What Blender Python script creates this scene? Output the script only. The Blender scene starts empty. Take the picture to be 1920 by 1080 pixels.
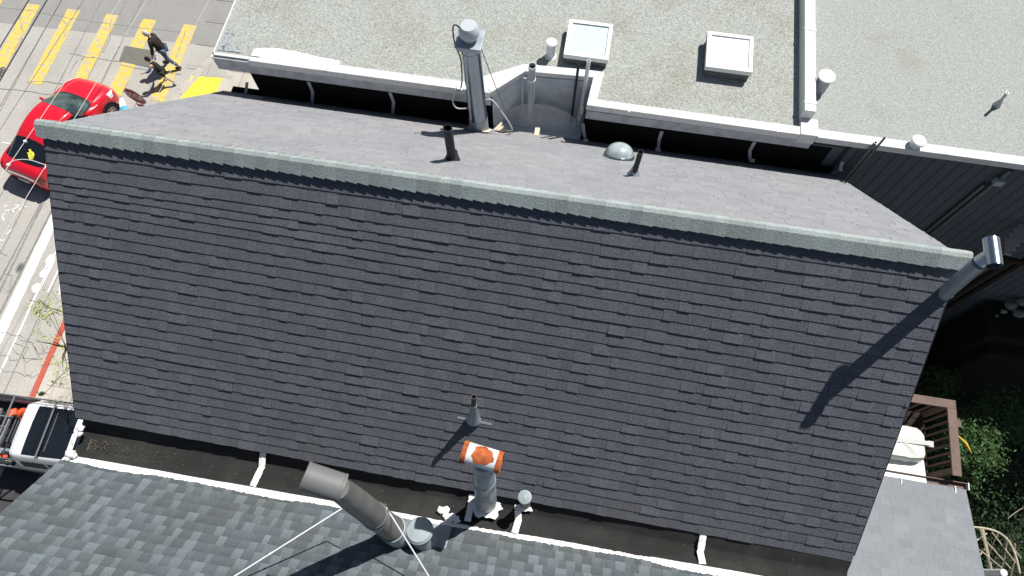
import bpy, bmesh, math, random
from mathutils import Vector, Matrix
random.seed(7)
R = math.radians
sc = bpy.context.scene
COL = sc.collection

# ------------------------------------------------------------------ camera
CAMZ = 20.0                      # drone height above the street
FPX, NY = 1280.0, 530.0          # focal length in photo pixels, nadir below the centre
_t = math.atan(NY / FPX)
_nad = Vector((0, math.sin(_t), math.cos(_t)))
_fw = Vector((0, -math.cos(_t), math.sin(_t)))
_az = math.atan2(550.0, Vector((550.0, -FPX * FPX / NY, FPX)).dot(_fw))
_Y = Vector((1, 0, 0)) * math.sin(_az) + _fw * math.cos(_az)
_X = Vector((1, 0, 0)) * math.cos(_az) - _fw * math.sin(_az)
_Z = -_nad
def cam2world(v): return Vector((v.dot(_X), v.dot(_Y), v.dot(_Z)))
def ray(px, py): return cam2world(Vector((px - 960, py - 540, FPX)))
def W(px, py, H):                # point seen at photo pixel, H metres below the drone
    r = ray(px, py); r = r * (-H / r.z); return Vector((r.x, r.y, CAMZ + r.z))
cd = bpy.data.cameras.new('camera'); cam = bpy.data.objects.new('camera', cd); COL.objects.link(cam)
cd.sensor_width = 36; cd.lens = FPX / 1920 * 36; cd.clip_start = 0.1; cd.clip_end = 2000
cr, cu, cf = cam2world(Vector((1, 0, 0))), cam2world(Vector((0, -1, 0))), cam2world(Vector((0, 0, 1)))
cam.matrix_world = Matrix(((cr.x, cu.x, -cf.x, 0), (cr.y, cu.y, -cf.y, 0), (cr.z, cu.z, -cf.z, CAMZ), (0, 0, 0, 1)))
sc.camera = cam

# ------------------------------------------------------------------ sky and sun
SAZ, SEL = R(35.5), R(57.0)      # from +Y towards +X, elevation
world = bpy.data.worlds.new('World'); sc.world = world; world.use_nodes = True
wn = world.node_tree; bg = wn.nodes['Background']; bg.inputs['Strength'].default_value = 0.05
sky = wn.nodes.new('ShaderNodeTexSky'); sky.sky_type = 'NISHITA'; sky.sun_disc = False
sky.sun_elevation = SEL; sky.sun_rotation = SAZ
wn.links.new(sky.outputs[0], bg.inputs[0])
sl = bpy.data.lights.new('sun', 'SUN'); sl.energy = 4.9; sl.angle = R(0.53); sl.color = (1, 0.965, 0.91)
so = bpy.data.objects.new('sun', sl); COL.objects.link(so)
SUN = Vector((math.sin(SAZ) * math.cos(SEL), math.cos(SAZ) * math.cos(SEL), math.sin(SEL)))
so.rotation_euler = SUN.to_track_quat('Z', 'Y').to_euler(); so.location = (0, 0, 40)
sc.view_settings.view_transform = 'Standard'; sc.view_settings.look = 'None'
sc.view_settings.exposure = 0.4; sc.view_settings.gamma = 1.0

# ------------------------------------------------------------------ materials
def mat(name, col, rough=.8, metal=0., var=.12, scale=20., col2=None, mix=(.45, .65), bscale=6., bump=0., fine=0., fscale=90.,
        attr=False, spec=.3, coat=0., alpha=1., trans=0.):
    m = bpy.data.materials.new(name); m.use_nodes = True; nt = m.node_tree; N, L = nt.nodes, nt.links
    b = N['Principled BSDF']; b.inputs['Roughness'].default_value = rough; b.inputs['Metallic'].default_value = metal
    b.inputs['Specular IOR Level'].default_value = spec; b.inputs['Coat Weight'].default_value = coat
    b.inputs['Alpha'].default_value = alpha; b.inputs['Transmission Weight'].default_value = trans
    tc = N.new('ShaderNodeTexCoord')
    def noise(s, d=5):
        n = N.new('ShaderNodeTexNoise'); n.inputs['Scale'].default_value = s; n.inputs['Detail'].default_value = d
        L.new(tc.outputs['Object'], n.inputs['Vector']); return n.outputs[0]
    def mth(op, a, c, bb=None):
        n = N.new('ShaderNodeMath'); n.operation = op
        for i, v in enumerate((a, c, bb)):
            if v is None: continue
            if isinstance(v, (int, float)): n.inputs[i].default_value = v
            else: L.new(v, n.inputs[i])
        return n.outputs[0]
    rgb = N.new('ShaderNodeRGB'); rgb.outputs[0].default_value = (*col, 1); c = rgb.outputs[0]
    if col2 is not None:
        r = N.new('ShaderNodeMapRange'); r.inputs[1].default_value, r.inputs[2].default_value = mix
        L.new(noise(bscale, 8), r.inputs[0]); mx = N.new('ShaderNodeMix'); mx.data_type = 'RGBA'
        L.new(r.outputs[0], mx.inputs[0]); L.new(c, mx.inputs[6]); mx.inputs[7].default_value = (*col2, 1); c = mx.outputs[2]
    f = mth('MULTIPLY_ADD', mth('SUBTRACT', noise(scale, 6), .5), var * 4, 1.)
    if fine:
        f = mth('MULTIPLY', f, mth('MULTIPLY_ADD', mth('SUBTRACT', noise(fscale, 2), .5), fine * 4, 1.))
    if attr:
        a = N.new('ShaderNodeAttribute'); a.attribute_name = 'tone'; f = mth('MULTIPLY', f, a.outputs['Fac'])
    f = mth('MAXIMUM', f, .05)
    vm = N.new('ShaderNodeVectorMath'); vm.operation = 'SCALE'; L.new(c, vm.inputs[0]); L.new(f, vm.inputs[3])
    L.new(vm.outputs[0], b.inputs['Base Color'])
    if bump:
        bp = N.new('ShaderNodeBump'); bp.inputs['Strength'].default_value = min(1, bump); bp.inputs['Distance'].default_value = .01
        L.new(noise(fscale, 3), bp.inputs['Height']); L.new(bp.outputs[0], b.inputs['Normal'])
    return m
M = {}
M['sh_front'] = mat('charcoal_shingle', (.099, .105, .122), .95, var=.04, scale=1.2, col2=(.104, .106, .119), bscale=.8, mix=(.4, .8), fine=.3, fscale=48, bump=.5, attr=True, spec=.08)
M['sh_back'] = mat('charcoal_shingle_sunlit', (.245, .252, .268), .95, var=.04, scale=1, col2=(.262, .256, .266), bscale=.5, fine=.14, fscale=75, bump=.4, attr=True, spec=.08)  # same shingle as the front slope, sunlit brightness put into a paler base colour
M['sh_ext'] = mat('smooth_grey_shingle', (.205, .222, .242), .95, var=.05, scale=3, fine=.12, fscale=60, attr=True, spec=.08)
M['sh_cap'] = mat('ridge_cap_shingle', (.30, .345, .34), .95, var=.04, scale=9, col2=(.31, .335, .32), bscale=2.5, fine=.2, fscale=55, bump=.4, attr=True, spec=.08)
M['sh_near'] = mat('grey_shingle', (.100, .119, .131), .95, var=.05, scale=6, col2=(.094, .106, .110), bscale=1.2, fine=.2, fscale=80, bump=.5, attr=True, spec=.08)
M['membrane'] = mat('black_membrane', (.022, .0225, .022), .75, var=.25, scale=3.0, col2=(.042, .042, .038), bscale=1.2, mix=(.5, .8), fine=.12, fscale=40, spec=.15)
M['black'] = mat('black_matte', (.008, .008, .009), .9, var=.2, spec=.08)
M['sealant'] = mat('white_sealant', (.72, .72, .70), .7, var=.08, scale=25, col2=(.5, .5, .48), bscale=14, mix=(.58, .75))
M['litter'] = mat('dry_leaf_litter', (.22, .19, .13), .9, var=.3, scale=40)
M['truck_shade'] = mat('truck_shade_dark', (.05, .05, .052), .9, var=.15, scale=4, fine=.15, fscale=20)  # base colour kept dark to stand for the truck's shadow
M['tape'] = mat('tan_tape', (.62, .53, .42), .7, var=.15, scale=40)
M['strip'] = mat('grey_seam_strip', (.45, .47, .5), .7, var=.1, scale=40)
M['gravel'] = mat('roof_gravel', (.32, .338, .312), .95, var=.10, scale=14, col2=(.285, .288, .252), bscale=1.4, mix=(.5, .72), fine=.42, fscale=48, bump=1, spec=.1)
M['gravel_b'] = mat('roof_gravel_pale', (.315, .335, .32), .95, var=.09, scale=14, col2=(.29, .285, .245), bscale=1.2, mix=(.55, .8), fine=.36, fscale=48, bump=1, spec=.1)
M['gravel_dark'] = mat('worn_gravel', (.30, .325, .33), .95, var=.15, scale=9, col2=(.10, .11, .115), bscale=14, mix=(.52, .64), fine=.4, fscale=45)
M['parapet'] = mat('white_parapet', (.62, .63, .62), .6, var=.06, scale=14, col2=(.45, .46, .46), bscale=9, mix=(.58, .72))
M['fascia'] = mat('fascia_paint', (.44, .47, .50), .6, var=.08, scale=12, col2=(.33, .34, .35), bscale=6)
M['siding'] = mat('grey_siding', (.16, .19, .215), .7, var=.08, scale=8)
M['siding_dark'] = mat('dark_siding', (.085, .105, .125), .8, var=.08, scale=6)
M['groove'] = mat('siding_groove', (.045, .052, .06), .9)
M['stucco'] = mat('house_stucco', (.42, .40, .36), .9, var=.06, scale=12)
M['road'] = mat('street_concrete', (.385, .37, .34), .9, var=.06, scale=1.1, col2=(.335, .325, .30), bscale=.6, mix=(.45, .7), fine=.14, fscale=16, spec=.15)
M['road_dark'] = mat('asphalt_overlay', (.265, .26, .25), .9, var=.06, scale=2, fine=.12, fscale=16, spec=.15)
M['patch'] = mat('utility_cut_patch', (.15, .145, .125), .9, var=.08, scale=4, fine=.12, fscale=18)
M['walk'] = mat('sidewalk_concrete', (.45, .42, .37), .9, var=.06, scale=2.5, col2=(.38, .355, .31), bscale=1.2, fine=.12, fscale=18)
M['tar'] = mat('tar_seam', (.235, .23, .215), .9, var=.3, scale=8)
M['crack'] = mat('pavement_crack', (.25, .24, .215), .9, var=.3, scale=8)
M['yellow'] = mat('worn_yellow_paint', (.60, .46, .10), .75, var=.08, scale=6, col2=(.45, .39, .27), bscale=5, mix=(.5, .6), fine=.14, fscale=20)
M['yellow_new'] = mat('tactile_yellow', (.78, .63, .06), .7, var=.06, scale=8)
M['white_paint'] = mat('road_white_paint', (.72, .72, .70), .7, var=.05, scale=8, col2=(.5, .49, .46), bscale=8, mix=(.62, .7))
M['chalk'] = mat('chalk_mark', (.62, .62, .6), .8, var=.2, scale=18)
M['red_kerb'] = mat('red_kerb_paint', (.42, .09, .06), .8, var=.12, scale=7, col2=(.28, .12, .09), bscale=6, mix=(.55, .7))
M['red'] = mat('red_car_paint', (.58, .008, .022), .28, var=.01, spec=.5, coat=.6)
M['glass'] = mat('dark_car_glass', (.010, .013, .018), .08, var=.05, spec=.5)
M['glass_g'] = mat('greenish_windscreen', (.05, .075, .07), .06, var=.9, scale=2.5, spec=.6)
M['rubber'] = mat('tyre_rubber', (.015, .015, .016), .85)
M['alloy'] = mat('alloy_rim', (.55, .55, .56), .3, metal=.8)
M['chrome'] = mat('chrome_trim', (.7, .7, .72), .2, metal=.9)
M['lamp_white'] = mat('headlight_lens', (.7, .72, .75), .15, spec=.6)
M['lamp_red'] = mat('tail_lens', (.22, .008, .012), .2, spec=.6)
M['hat_yellow'] = mat('yellow_cap_cloth', (.75, .72, .08), .8)
M['white_car'] = mat('white_truck_paint', (.70, .72, .74), .3, var=.015, spec=.5, coat=.4)
M['plastic_black'] = mat('black_plastic', (.018, .018, .022), .6, var=.2)
M['steel'] = mat('rack_steel', (.16, .17, .18), .4, metal=.5)
M['alum'] = mat('ladder_aluminium', (.5, .52, .54), .4, metal=.6)
M['orange'] = mat('orange_bucket', (.72, .10, .03), .5, var=.04)
M['galv'] = mat('galvanised_metal', (.33, .38, .43), .25, metal=.95, var=.04, scale=3, col2=(.30, .35, .4), bscale=4, fine=.03, fscale=60)
M['galv_dull'] = mat('dull_galvanised', (.34, .39, .43), .45, metal=.45, var=.07, scale=6, col2=(.26, .30, .34), bscale=5, fine=.06, fscale=60)
M['drum'] = mat('drum_cap_grey', (.15, .153, .153), .6, metal=.1, var=.06, scale=4)
M['flue_grey'] = mat('brown_grey_flue', (.185, .178, .168), .5, metal=.35, var=.1, scale=5, col2=(.21, .21, .21), bscale=3)
M['vent_paint'] = mat('grey_painted_vent', (.29, .34, .36), .6, metal=.1, var=.07, scale=7, col2=(.24, .27, .28), bscale=4)
M['rust'] = mat('orange_rust', (.44, .115, .035), .9, var=.25, scale=12, col2=(.28, .07, .028), bscale=14)
M['rust_white'] = mat('peeling_white_and_rust', (.66, .68, .70), .6, var=.05, scale=9, col2=(.36, .40, .43), bscale=5, mix=(.5, .62))
M['pipe_black'] = mat('black_vent_pipe', (.03, .032, .036), .7, var=.25, scale=12)
M['pipe_brown'] = mat('rusty_brown_pipe', (.12, .07, .05), .8, var=.2, scale=14)
M['motor'] = mat('pale_motor_housing', (.44, .48, .51), .45, var=.04, scale=6)
M['well'] = mat('light_well_boards', (.50, .55, .60), .65, var=.08, scale=9, col2=(.40, .44, .48), bscale=4)
M['pvc'] = mat('white_pvc', (.68, .70, .72), .45, var=.04, scale=12)
M['pipe_grey'] = mat('painted_grey_pipe', (.38, .41, .44), .6, var=.08, scale=9)
M['skyglass'] = mat('skylight_acrylic', (.50, .59, .60), .25, var=.02, spec=.5)
M['skywhite'] = mat('skylight_white_acrylic', (.86, .88, .88), .3, var=.02)
M['frame'] = mat('skylight_frame', (.72, .74, .73), .5, var=.04, scale=9)
M['curb'] = mat('skylight_curb', (.12, .125, .13), .8, var=.2, scale=9, col2=(.06, .06, .06), bscale=7, mix=(.55, .7))
M['dome'] = mat('dome_acrylic', (.60, .68, .68), .14, metal=.45, var=.3, scale=7, spec=.6, coat=.5)
M['white_cable'] = mat('pale_cable', (.5, .5, .47), .6)
M['wire_dark'] = mat('dark_wire', (.05, .05, .055), .6)
M['wire_light'] = mat('pale_wire', (.50, .49, .47), .5)
M['sign_red'] = mat('faded_sign_red', (.26, .035, .04), .5, var=.08, scale=10)
M['sign_white'] = mat('sign_white', (.75, .62, .62), .5)
M['wood'] = mat('brown_deck_wood', (.155, .105, .088), .75, var=.12, scale=9, col2=(.13, .09, .078), bscale=3)
M['wood_dark'] = mat('dark_fence_wood', (.022, .014, .01), .9, var=.25, scale=5)
M['wood_pink'] = mat('weathered_pink_wood', (.42, .32, .31), .8, var=.12, scale=6)
M['cover'] = mat('white_vinyl_cover', (.66, .66, .61), .5, var=.05, scale=5, col2=(.52, .52, .46), bscale=3)
M['cover2'] = mat('white_table_cloth', (.80, .79, .75), .7, var=.02)
M['strap'] = mat('grey_strap', (.42, .43, .42), .4)
M['cane'] = mat('weathered_lattice', (.40, .36, .27), .8, var=.2, scale=9)
M['soil'] = mat('dark_soil', (.01, .009, .007), .95, var=.3, scale=4)
M['bark'] = mat('tree_bark', (.10, .08, .06), .9, var=.2, scale=9)
M['leaf'] = mat('green_leaf', (.032, .075, .018), .6, var=.3, scale=3, attr=True, spec=.25)
M['leaf_y'] = mat('young_leaf', (.30, .33, .09), .6, var=.2, scale=5, attr=True)
M['leaf_gold'] = mat('golden_frond', (.65, .42, .04), .6)
M['stone'] = mat('pale_garden_stone', (.24, .24, .2), .85, var=.4, scale=6)
M['terrace_shade'] = mat('shade_black_terrace', (.012, .011, .006), .95, var=.4, scale=10)  # near-black base colour stands for the shade on the terrace
M['skin'] = mat('skin', (.50, .33, .25), .6, var=.03)
M['hair_grey'] = mat('grey_hair', (.55, .53, .50), .8)
M['hair_dark'] = mat('dark_hair', (.02, .017, .015), .8)
M['jacket'] = mat('dark_jacket', (.028, .024, .022), .8, var=.2, scale=12)
M['jeans'] = mat('blue_jeans', (.085, .13, .21), .85, var=.12, scale=20)
M['shirt_blue'] = mat('blue_sleeves', (.06, .11, .28), .8, var=.1, scale=20)
M['vest'] = mat('dark_vest', (.028, .03, .022), .8, var=.2, scale=12)
M['shorts'] = mat('dark_shorts', (.03, .03, .03), .85)
M['shoe'] = mat('dark_brown_shoe', (.07, .035, .025), .7)
M['sock'] = mat('pale_sock', (.55, .52, .5), .8)
M['blue_lid'] = mat('blue_plastic', (.10, .38, .58), .45)
M['concrete_light'] = mat('pale_concrete', (.62, .62, .60), .8, var=.05)

# ------------------------------------------------------------------ mesh helpers
def tag(o, label=None, cat=None, group=None, kind=None):
    if label: o['label'] = label
    if cat: o['category'] = cat
    if group: o['group'] = group
    if kind: o['kind'] = kind
    return o
def thing(name, label, cat, loc=(0, 0, 0), rz=0, group=None):
    o = bpy.data.objects.new(name, None); COL.objects.link(o); o.location = loc; o.rotation_euler = (0, 0, rz)
    o.empty_display_size = .3
    return tag(o, label, cat, group)
def catmull(pts, t):
    n = len(pts) - 1; i = min(int(t), n - 1); f = t - i
    p0, p1, p2, p3 = pts[max(i - 1, 0)], pts[i], pts[i + 1], pts[min(i + 2, n)]
    return [.5 * ((2 * b) + (-a + c) * f + (2 * a - 5 * b + 4 * c - d) * f * f + (-a + 3 * b - 3 * c + d) * f ** 3) for a, b, c, d in zip(p0, p1, p2, p3)]
class MB:
    def __init__(s): s.v = []; s.f = []; s.mi = []; s.tone = []; s.cur = 0; s.t = 1.0
    def face(s, pts, tone=None, mi=None):
        n = len(s.v); s.v += [Vector(p) for p in pts]; s.f.append(list(range(n, n + len(pts))))
        s.mi.append(s.cur if mi is None else mi)
        tn = s.t if tone is None else tone
        s.tone.append(tn if isinstance(tn, (list, tuple)) else [tn] * len(pts))
    def grid(s, rows, closed_u=False, closed_v=False, flip=False):
        n = len(s.v); nr = len(rows); nc = len(rows[0])
        for r in rows: s.v += [Vector(p) for p in r]
        for i in range(nr if closed_v else nr - 1):
            for j in range(nc if closed_u else nc - 1):
                a, b = n + i * nc + j, n + i * nc + (j + 1) % nc
                c, d = n + ((i + 1) % nr) * nc + (j + 1) % nc, n + ((i + 1) % nr) * nc + j
                s.f.append([a, d, c, b] if flip else [a, b, c, d]); s.mi.append(s.cur); s.tone.append([s.t] * 4)
    def box(s, c, size, rot=None, tone=None):
        c = Vector(c); hx, hy, hz = [k / 2 for k in size]
        P = [Vector((sx * hx, sy * hy, sz * hz)) for sz in (-1, 1) for sy in (-1, 1) for sx in (-1, 1)]
        if rot is not None: P = [rot @ p for p in P]
        P = [p + c for p in P]
        for q in ((0, 2, 3, 1), (4, 5, 7, 6), (0, 1, 5, 4), (2, 6, 7, 3), (0, 4, 6, 2), (1, 3, 7, 5)): s.face([P[i] for i in q], tone)
    def beam(s, a, b, w, h, up=(0, 0, 1)):
        a, b = Vector(a), Vector(b); d = (b - a); l = d.length; d.normalize(); up = Vector(up)
        x = d.cross(up).normalized(); u = x.cross(d).normalized()
        s.box((a + b) / 2, (w, l, h), Matrix((x, d, u)).transposed())
    def prism(s, poly, z0, z1):
        n = len(poly); b = [Vector((p[0], p[1], z0)) for p in poly]; t = [Vector((p[0], p[1], z1)) for p in poly]
        s.face(t); s.face(b[::-1])
        for i in range(n): j = (i + 1) % n; s.face([b[i], b[j], t[j], t[i]])
    def slab(s, pts, th):           # polygon in any plane, thickness along -normal
        pts = [Vector(p) for p in pts]; n = (pts[1] - pts[0]).cross(pts[-1] - pts[0]).normalized()
        q = [p - n * th for p in pts]; s.face(pts); s.face(q[::-1])
        for i in range(len(pts)): j = (i + 1) % len(pts); s.face([q[i], q[j], pts[j], pts[i]])
    def tube(s, path, r, seg=10, caps=True, soft=0):
        path = [Vector(p) for p in path]
        if soft: path = [Vector(catmull([list(q) for q in path], i / soft)) for i in range((len(path) - 1) * soft)] + [path[-1]]
        n = len(path); rs = r if isinstance(r, (list, tuple)) else [r] * n
        rows = []; ref = None
        for i, p in enumerate(path):
            d = (path[min(i + 1, n - 1)] - path[max(i - 1, 0)]).normalized()
            if ref is None: ref = Vector((1, 0, 0)) if abs(d.x) < .8 else Vector((0, 1, 0))
            x = (ref - d * ref.dot(d)).normalized(); y = d.cross(x); ref = x
            rows.append([p + (x * math.cos(a) + y * math.sin(a)) * rs[i] for a in [2 * math.pi * k / seg for k in range(seg)]])
        s.grid(rows, closed_u=True)
        if caps: s.face(rows[0][::-1]); s.face(rows[-1])
    def lathe(s, base, axis, prof, seg=24, closed=True):   # prof: list of (r, h)
        base = Vector(base); d = Vector(axis).normalized(); ref = Vector((1, 0, 0)) if abs(d.x) < .8 else Vector((0, 1, 0))
        x = (ref - d * ref.dot(d)).normalized(); y = d.cross(x); rows = []
        for r, h in prof:
            rows.append([base + d * h + (x * math.cos(a) + y * math.sin(a)) * max(r, 1e-4) for a in [2 * math.pi * k / seg for k in range(seg)]])
        s.grid(rows, closed_u=True)
    def build(s, name, mats, parent=None, world=True, smooth=False, bevel=0., label=None, kind=None):
        off = Vector((0, 0, 0)); p = parent
        if world:
            while p is not None: off += Vector(p.location); p = p.parent
        me = bpy.data.meshes.new(name); me.from_pydata([v - off for v in s.v], [], s.f)
        if not isinstance(mats, (list, tuple)): mats = [mats]
        for m in mats: me.materials.append(m)
        me.polygons.foreach_set('material_index', s.mi)
        at = me.attributes.new('tone', 'FLOAT', 'CORNER'); at.data.foreach_set('value', [t for q in s.tone for t in q])
        if smooth: me.polygons.foreach_set('use_smooth', [True] * len(s.f))
        me.update()
        o = bpy.data.objects.new(name, me); COL.objects.link(o)
        if parent is not None: o.parent = parent
        if smooth:
            bm = bmesh.new(); bm.from_mesh(me); bmesh.ops.remove_doubles(bm, verts=bm.verts, dist=1e-5)
            for e in bm.edges:
                if len(e.link_faces) == 2 and e.calc_face_angle(0) > R(38): e.smooth = False
            bm.to_mesh(me); bm.free()
        if bevel:
            bm = bmesh.new(); bm.from_mesh(me); bmesh.ops.remove_doubles(bm, verts=bm.verts, dist=1e-5); bm.to_mesh(me); bm.free()
            md = o.modifiers.new('bevel', 'BEVEL'); md.width = bevel; md.segments = 2; md.limit_method = 'ANGLE'
        if label: o['label'] = label
        if kind: o['kind'] = kind
        return o
def Hz(v): return Vector((v[0], v[1], CAMZ + v[2]))
def wave(x, seed, amp=1.):
    return amp * (math.sin(x * 1.7 + seed * 3.1) * .5 + math.sin(x * 4.3 + seed * 7.7) * .3 + math.sin(x * 9.1 + seed * 1.3) * .2)

# ================================================================== SETTING: ground
gb = MB(); gb.face([(-400, -400, 0), (400, -400, 0), (400, 400, 0), (-400, 400, 0)])
gb.build('street', M['road'], kind='structure')
KX = -14.75                      # kerb line along the street
walk = [(KX, -40), (-5, -40), (-5, 30), (-11.6, 30), (-11.6, 17.2), (-12.6, 16.4), (-13.9, 15.2), (-14.35, 14.0), (-14.6, 12.6), (KX, 11.5)]
b = MB(); b.prism(walk, -.1, .10); b.build('sidewalk', M['walk'], kind='structure')
b = MB()                        # score lines in the paving
for y in [k * 1.1 - 6 for k in range(26)]: b.box((-12.2, y, .104), (4.6, .018, .004))
for x in (-13.6, -12.3): b.box((x, 3, .1085), (.018, 24, .003))
b.build('sidewalk_joints', M['crack'], kind='structure')
b = MB()
for y0, y1 in ((2.3, 4.9), (4.9, 8.5)): b.box((KX - .03, (y0 + y1) / 2, .06), (.17, y1 - y0 - .012, .125))
b.build('red_kerb', M['red_kerb'], kind='structure')
b = MB(); b.box((-14.75, -5.2, .06), (.15, 14.8, .12)); b.build('kerb', M['walk'], kind='structure')
b = MB(); b.prism([(-18, -1.2), (-8, -1.2), (-8, .35), (-18, .35)], .1, .106); b.build('truck_shade_sheet', M['truck_shade'], kind='structure')  # dark ground sheet whose colour deepens the truck's cast shadow
# darker overlay across the junction and square patch in the crosswalk
def ground_poly(mb, px, z, th=.002):
    P = [W(x, y, CAMZ) for x, y in px]; mb.prism([(p.x, p.y) for p in P], z - th, z)
b = MB(); b.prism([(-30, 15.55), (-12.65, 16.0), (-11.8, 17.1), (-11.8, 40), (-30, 40)], .001, .004); b.build('junction_overlay', M['road_dark'], kind='structure')
b = MB(); ground_poly(b, [(234, 86), (292, 96), (281, 127), (223, 115)], .0135); b.build('square_patch', M['patch'], kind='structure')
b = MB(); P = W(388, 168, CAMZ)
ground_poly(b, [(338, 194), (362, 146), (420, 150), (398, 196)], .1085, .004); b.build('tactile_pad', M['yellow_new'], kind='structure')
b = MB(); ground_poly(b, [(362, 144), (411, 112), (433, 148), (420, 149)], .1075, .004); b.build('ramp_slab', M['patch_light'] if 'patch_light' in M else M['road'], kind='structure')
b = MB()
for q in ([(338, 178), (404, 106), (410, 108), (345, 182)], [(411, 110), (416, 111), (437, 147), (430, 150)]): ground_poly(b, q, .115, .006)
b.build('ramp_kerb', M['walk'], kind='structure')
# crosswalk stripes (worn thermoplastic)
b = MB(); rnd = random.Random(3)
def stripe(mb, x0, x1, y0, y1, z=.009, jag=.03, n=26):
    L_, R_ = [], []
    for i in range(n + 1):
        y = y0 + (y1 - y0) * i / n; L_.append((x0 + rnd.uniform(-jag, jag), y)); R_.append((x1 + rnd.uniform(-jag, jag), y))
    for i in range(n):
        mb.face([(L_[i][0], L_[i][1], z), (R_[i][0], R_[i][1], z), (R_[i + 1][0], R_[i + 1][1], z), (L_[i + 1][0], L_[i + 1][1], z)])
for x in (-22.85, -21.3, -19.68, -18.12, -16.66, -15.05): stripe(b, x - .26, x + .26, 13.25, 16.8, jag=.012)
stripe(b, -13.75, -13.2, 17.25, 20)
b.build('crosswalk_markings', M['yellow'], kind='structure')
b = MB(); stripe(b, -16.86, -16.52, -3, 9.6, .006, .012, 60)
b.build('lane_line', M['white_paint'], kind='structure')
b = MB()                        # thin parking line, utility chalk marks, worn stencil
stripe(b, -16.16, -16.1, -2, 8, .0055, .01, 50)
def disc(mb, px, py, rx, ry, z=.0062, n=14):
    c = W(px, py, CAMZ); mb.face([(c.x + rx * math.cos(a) * rnd.uniform(.9, 1.1), c.y + ry * math.sin(a), z) for a in [2 * math.pi * k / n for k in range(n)]])
for p in ((95, 487, .15, .19), (82, 513, .13, .14), (69, 540, .15, .17)): disc(b, *p)
def gline(mb, pxs, w, z=.0066):
    P = [W(x, y, CAMZ) for x, y in pxs]
    for a, c in zip(P, P[1:]):
        d = (c - a).normalized(); nn = Vector((-d.y, d.x, 0)) * w / 2
        mb.face([(a + nn).xy.to_3d() + Vector((0, 0, z)), (a - nn).xy.to_3d() + Vector((0, 0, z)), (c - nn).xy.to_3d() + Vector((0, 0, z)), (c + nn).xy.to_3d() + Vector((0, 0, z))])
for q in ([(93, 488), (80, 513)], [(86, 514), (74, 540)], [(110, 506), (90, 548)], [(117, 500), (112, 545)], [(119, 538), (111, 552)], [(100, 492), (78, 536)]): gline(b, q, .06)
b.build('stencil_markings', M['white_paint'], kind='structure')
b = MB()
for q in ([(10, 394), (28, 398)], [(8, 414), (4, 405), (10, 399)], [(18, 398), (26, 392), (38, 386)], [(28, 384), (50, 388)], [(36, 396), (44, 380)], [(0, 458), (8, 448)], [(12, 440), (22, 430)], [(4, 267), (20, 270)], [(3, 455), (1, 448)], [(8, 388), (14, 385)]):
    gline(b, q, .045)
b.build('utility_chalk_marks', M['chalk'], kind='structure')
# seams, cable slots and cracks
b = MB(); rnd = random.Random(5)
def wob(pxs, w, amp=.05, z=.0115, step=.25, mb=None):
    P = [W(x, y, CAMZ) for x, y in pxs]; out = []
    for a, c in zip(P, P[1:]):
        n = max(1, int((c - a).length / step))
        for i in range(n): out.append(a.lerp(c, i / n) + Vector((rnd.uniform(-amp, amp), rnd.uniform(-amp, amp), 0)))
    out.append(P[-1])
    for a, c in zip(out, out[1:]):
        d = (c - a).normalized(); nn = Vector((-d.y, d.x, 0)) * w * rnd.uniform(.3, 1.) / 2
        (mb or b).face([(a.x + nn.x, a.y + nn.y, z), (a.x - nn.x, a.y - nn.y, z), (c.x - nn.x, c.y - nn.y, z), (c.x + nn.x, c.y + nn.y, z)])
for q in ([(0, 15), (60, 20), (110, 30), (200, 45), (340, 60)], [(0, 165), (60, 172), (110, 180), (150, 176)], [(50, 155), (90, 152), (120, 158)],
          [(130, 100), (180, 110), (222, 115)], [(225, 122), (290, 134), (340, 140)]): wob(q, .045, .03)
for q in ([(110, 25), (125, 50), (118, 75)], [(40, 20), (45, 60), (30, 90), (25, 110)], [(205, 40), (208, 65), (200, 90), (178, 105), (150, 110), (130, 140)],
          [(350, 60), (338, 90), (330, 110)], [(0, 625), (30, 627), (60, 645), (75, 665), (90, 650)], [(0, 670), (30, 672), (60, 678), (80, 674)],
          [(30, 640), (50, 655), (45, 690), (60, 705), (75, 700)], [(0, 690), (25, 700), (60, 702)], [(75, 665), (100, 662)], [(62, 560), (75, 600), (70, 640), (85, 660)],
          [(0, 470), (14, 480)], [(35, 630), (70, 650), (76, 672)], [(15, 645), (40, 668), (70, 672)], [(5, 505), (20, 520), (14, 560)]): wob(q, .03, .08, .0121, .16)
b.build('pavement_cracks', M['crack'], kind='structure')
b = MB()
for x, w in ((-14.95, .05), (-15.75, .035), (-17.35, .07), (-17.9, .03), (-18.85, .03), (-20.4, .03)):
    stripe(b, x, x + w, -6, 13.2 if x > -16 else 18, .0128, .006, 40)
b.build('road_seams', M['tar'], kind='structure')
# backyard
b = MB(); b.prism([(4.8, -30), (60, -30), (60, 6.9), (4.8, 6.9)], 0, .12); b.build('backyard_ground', M['soil'], kind='structure')

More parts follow.
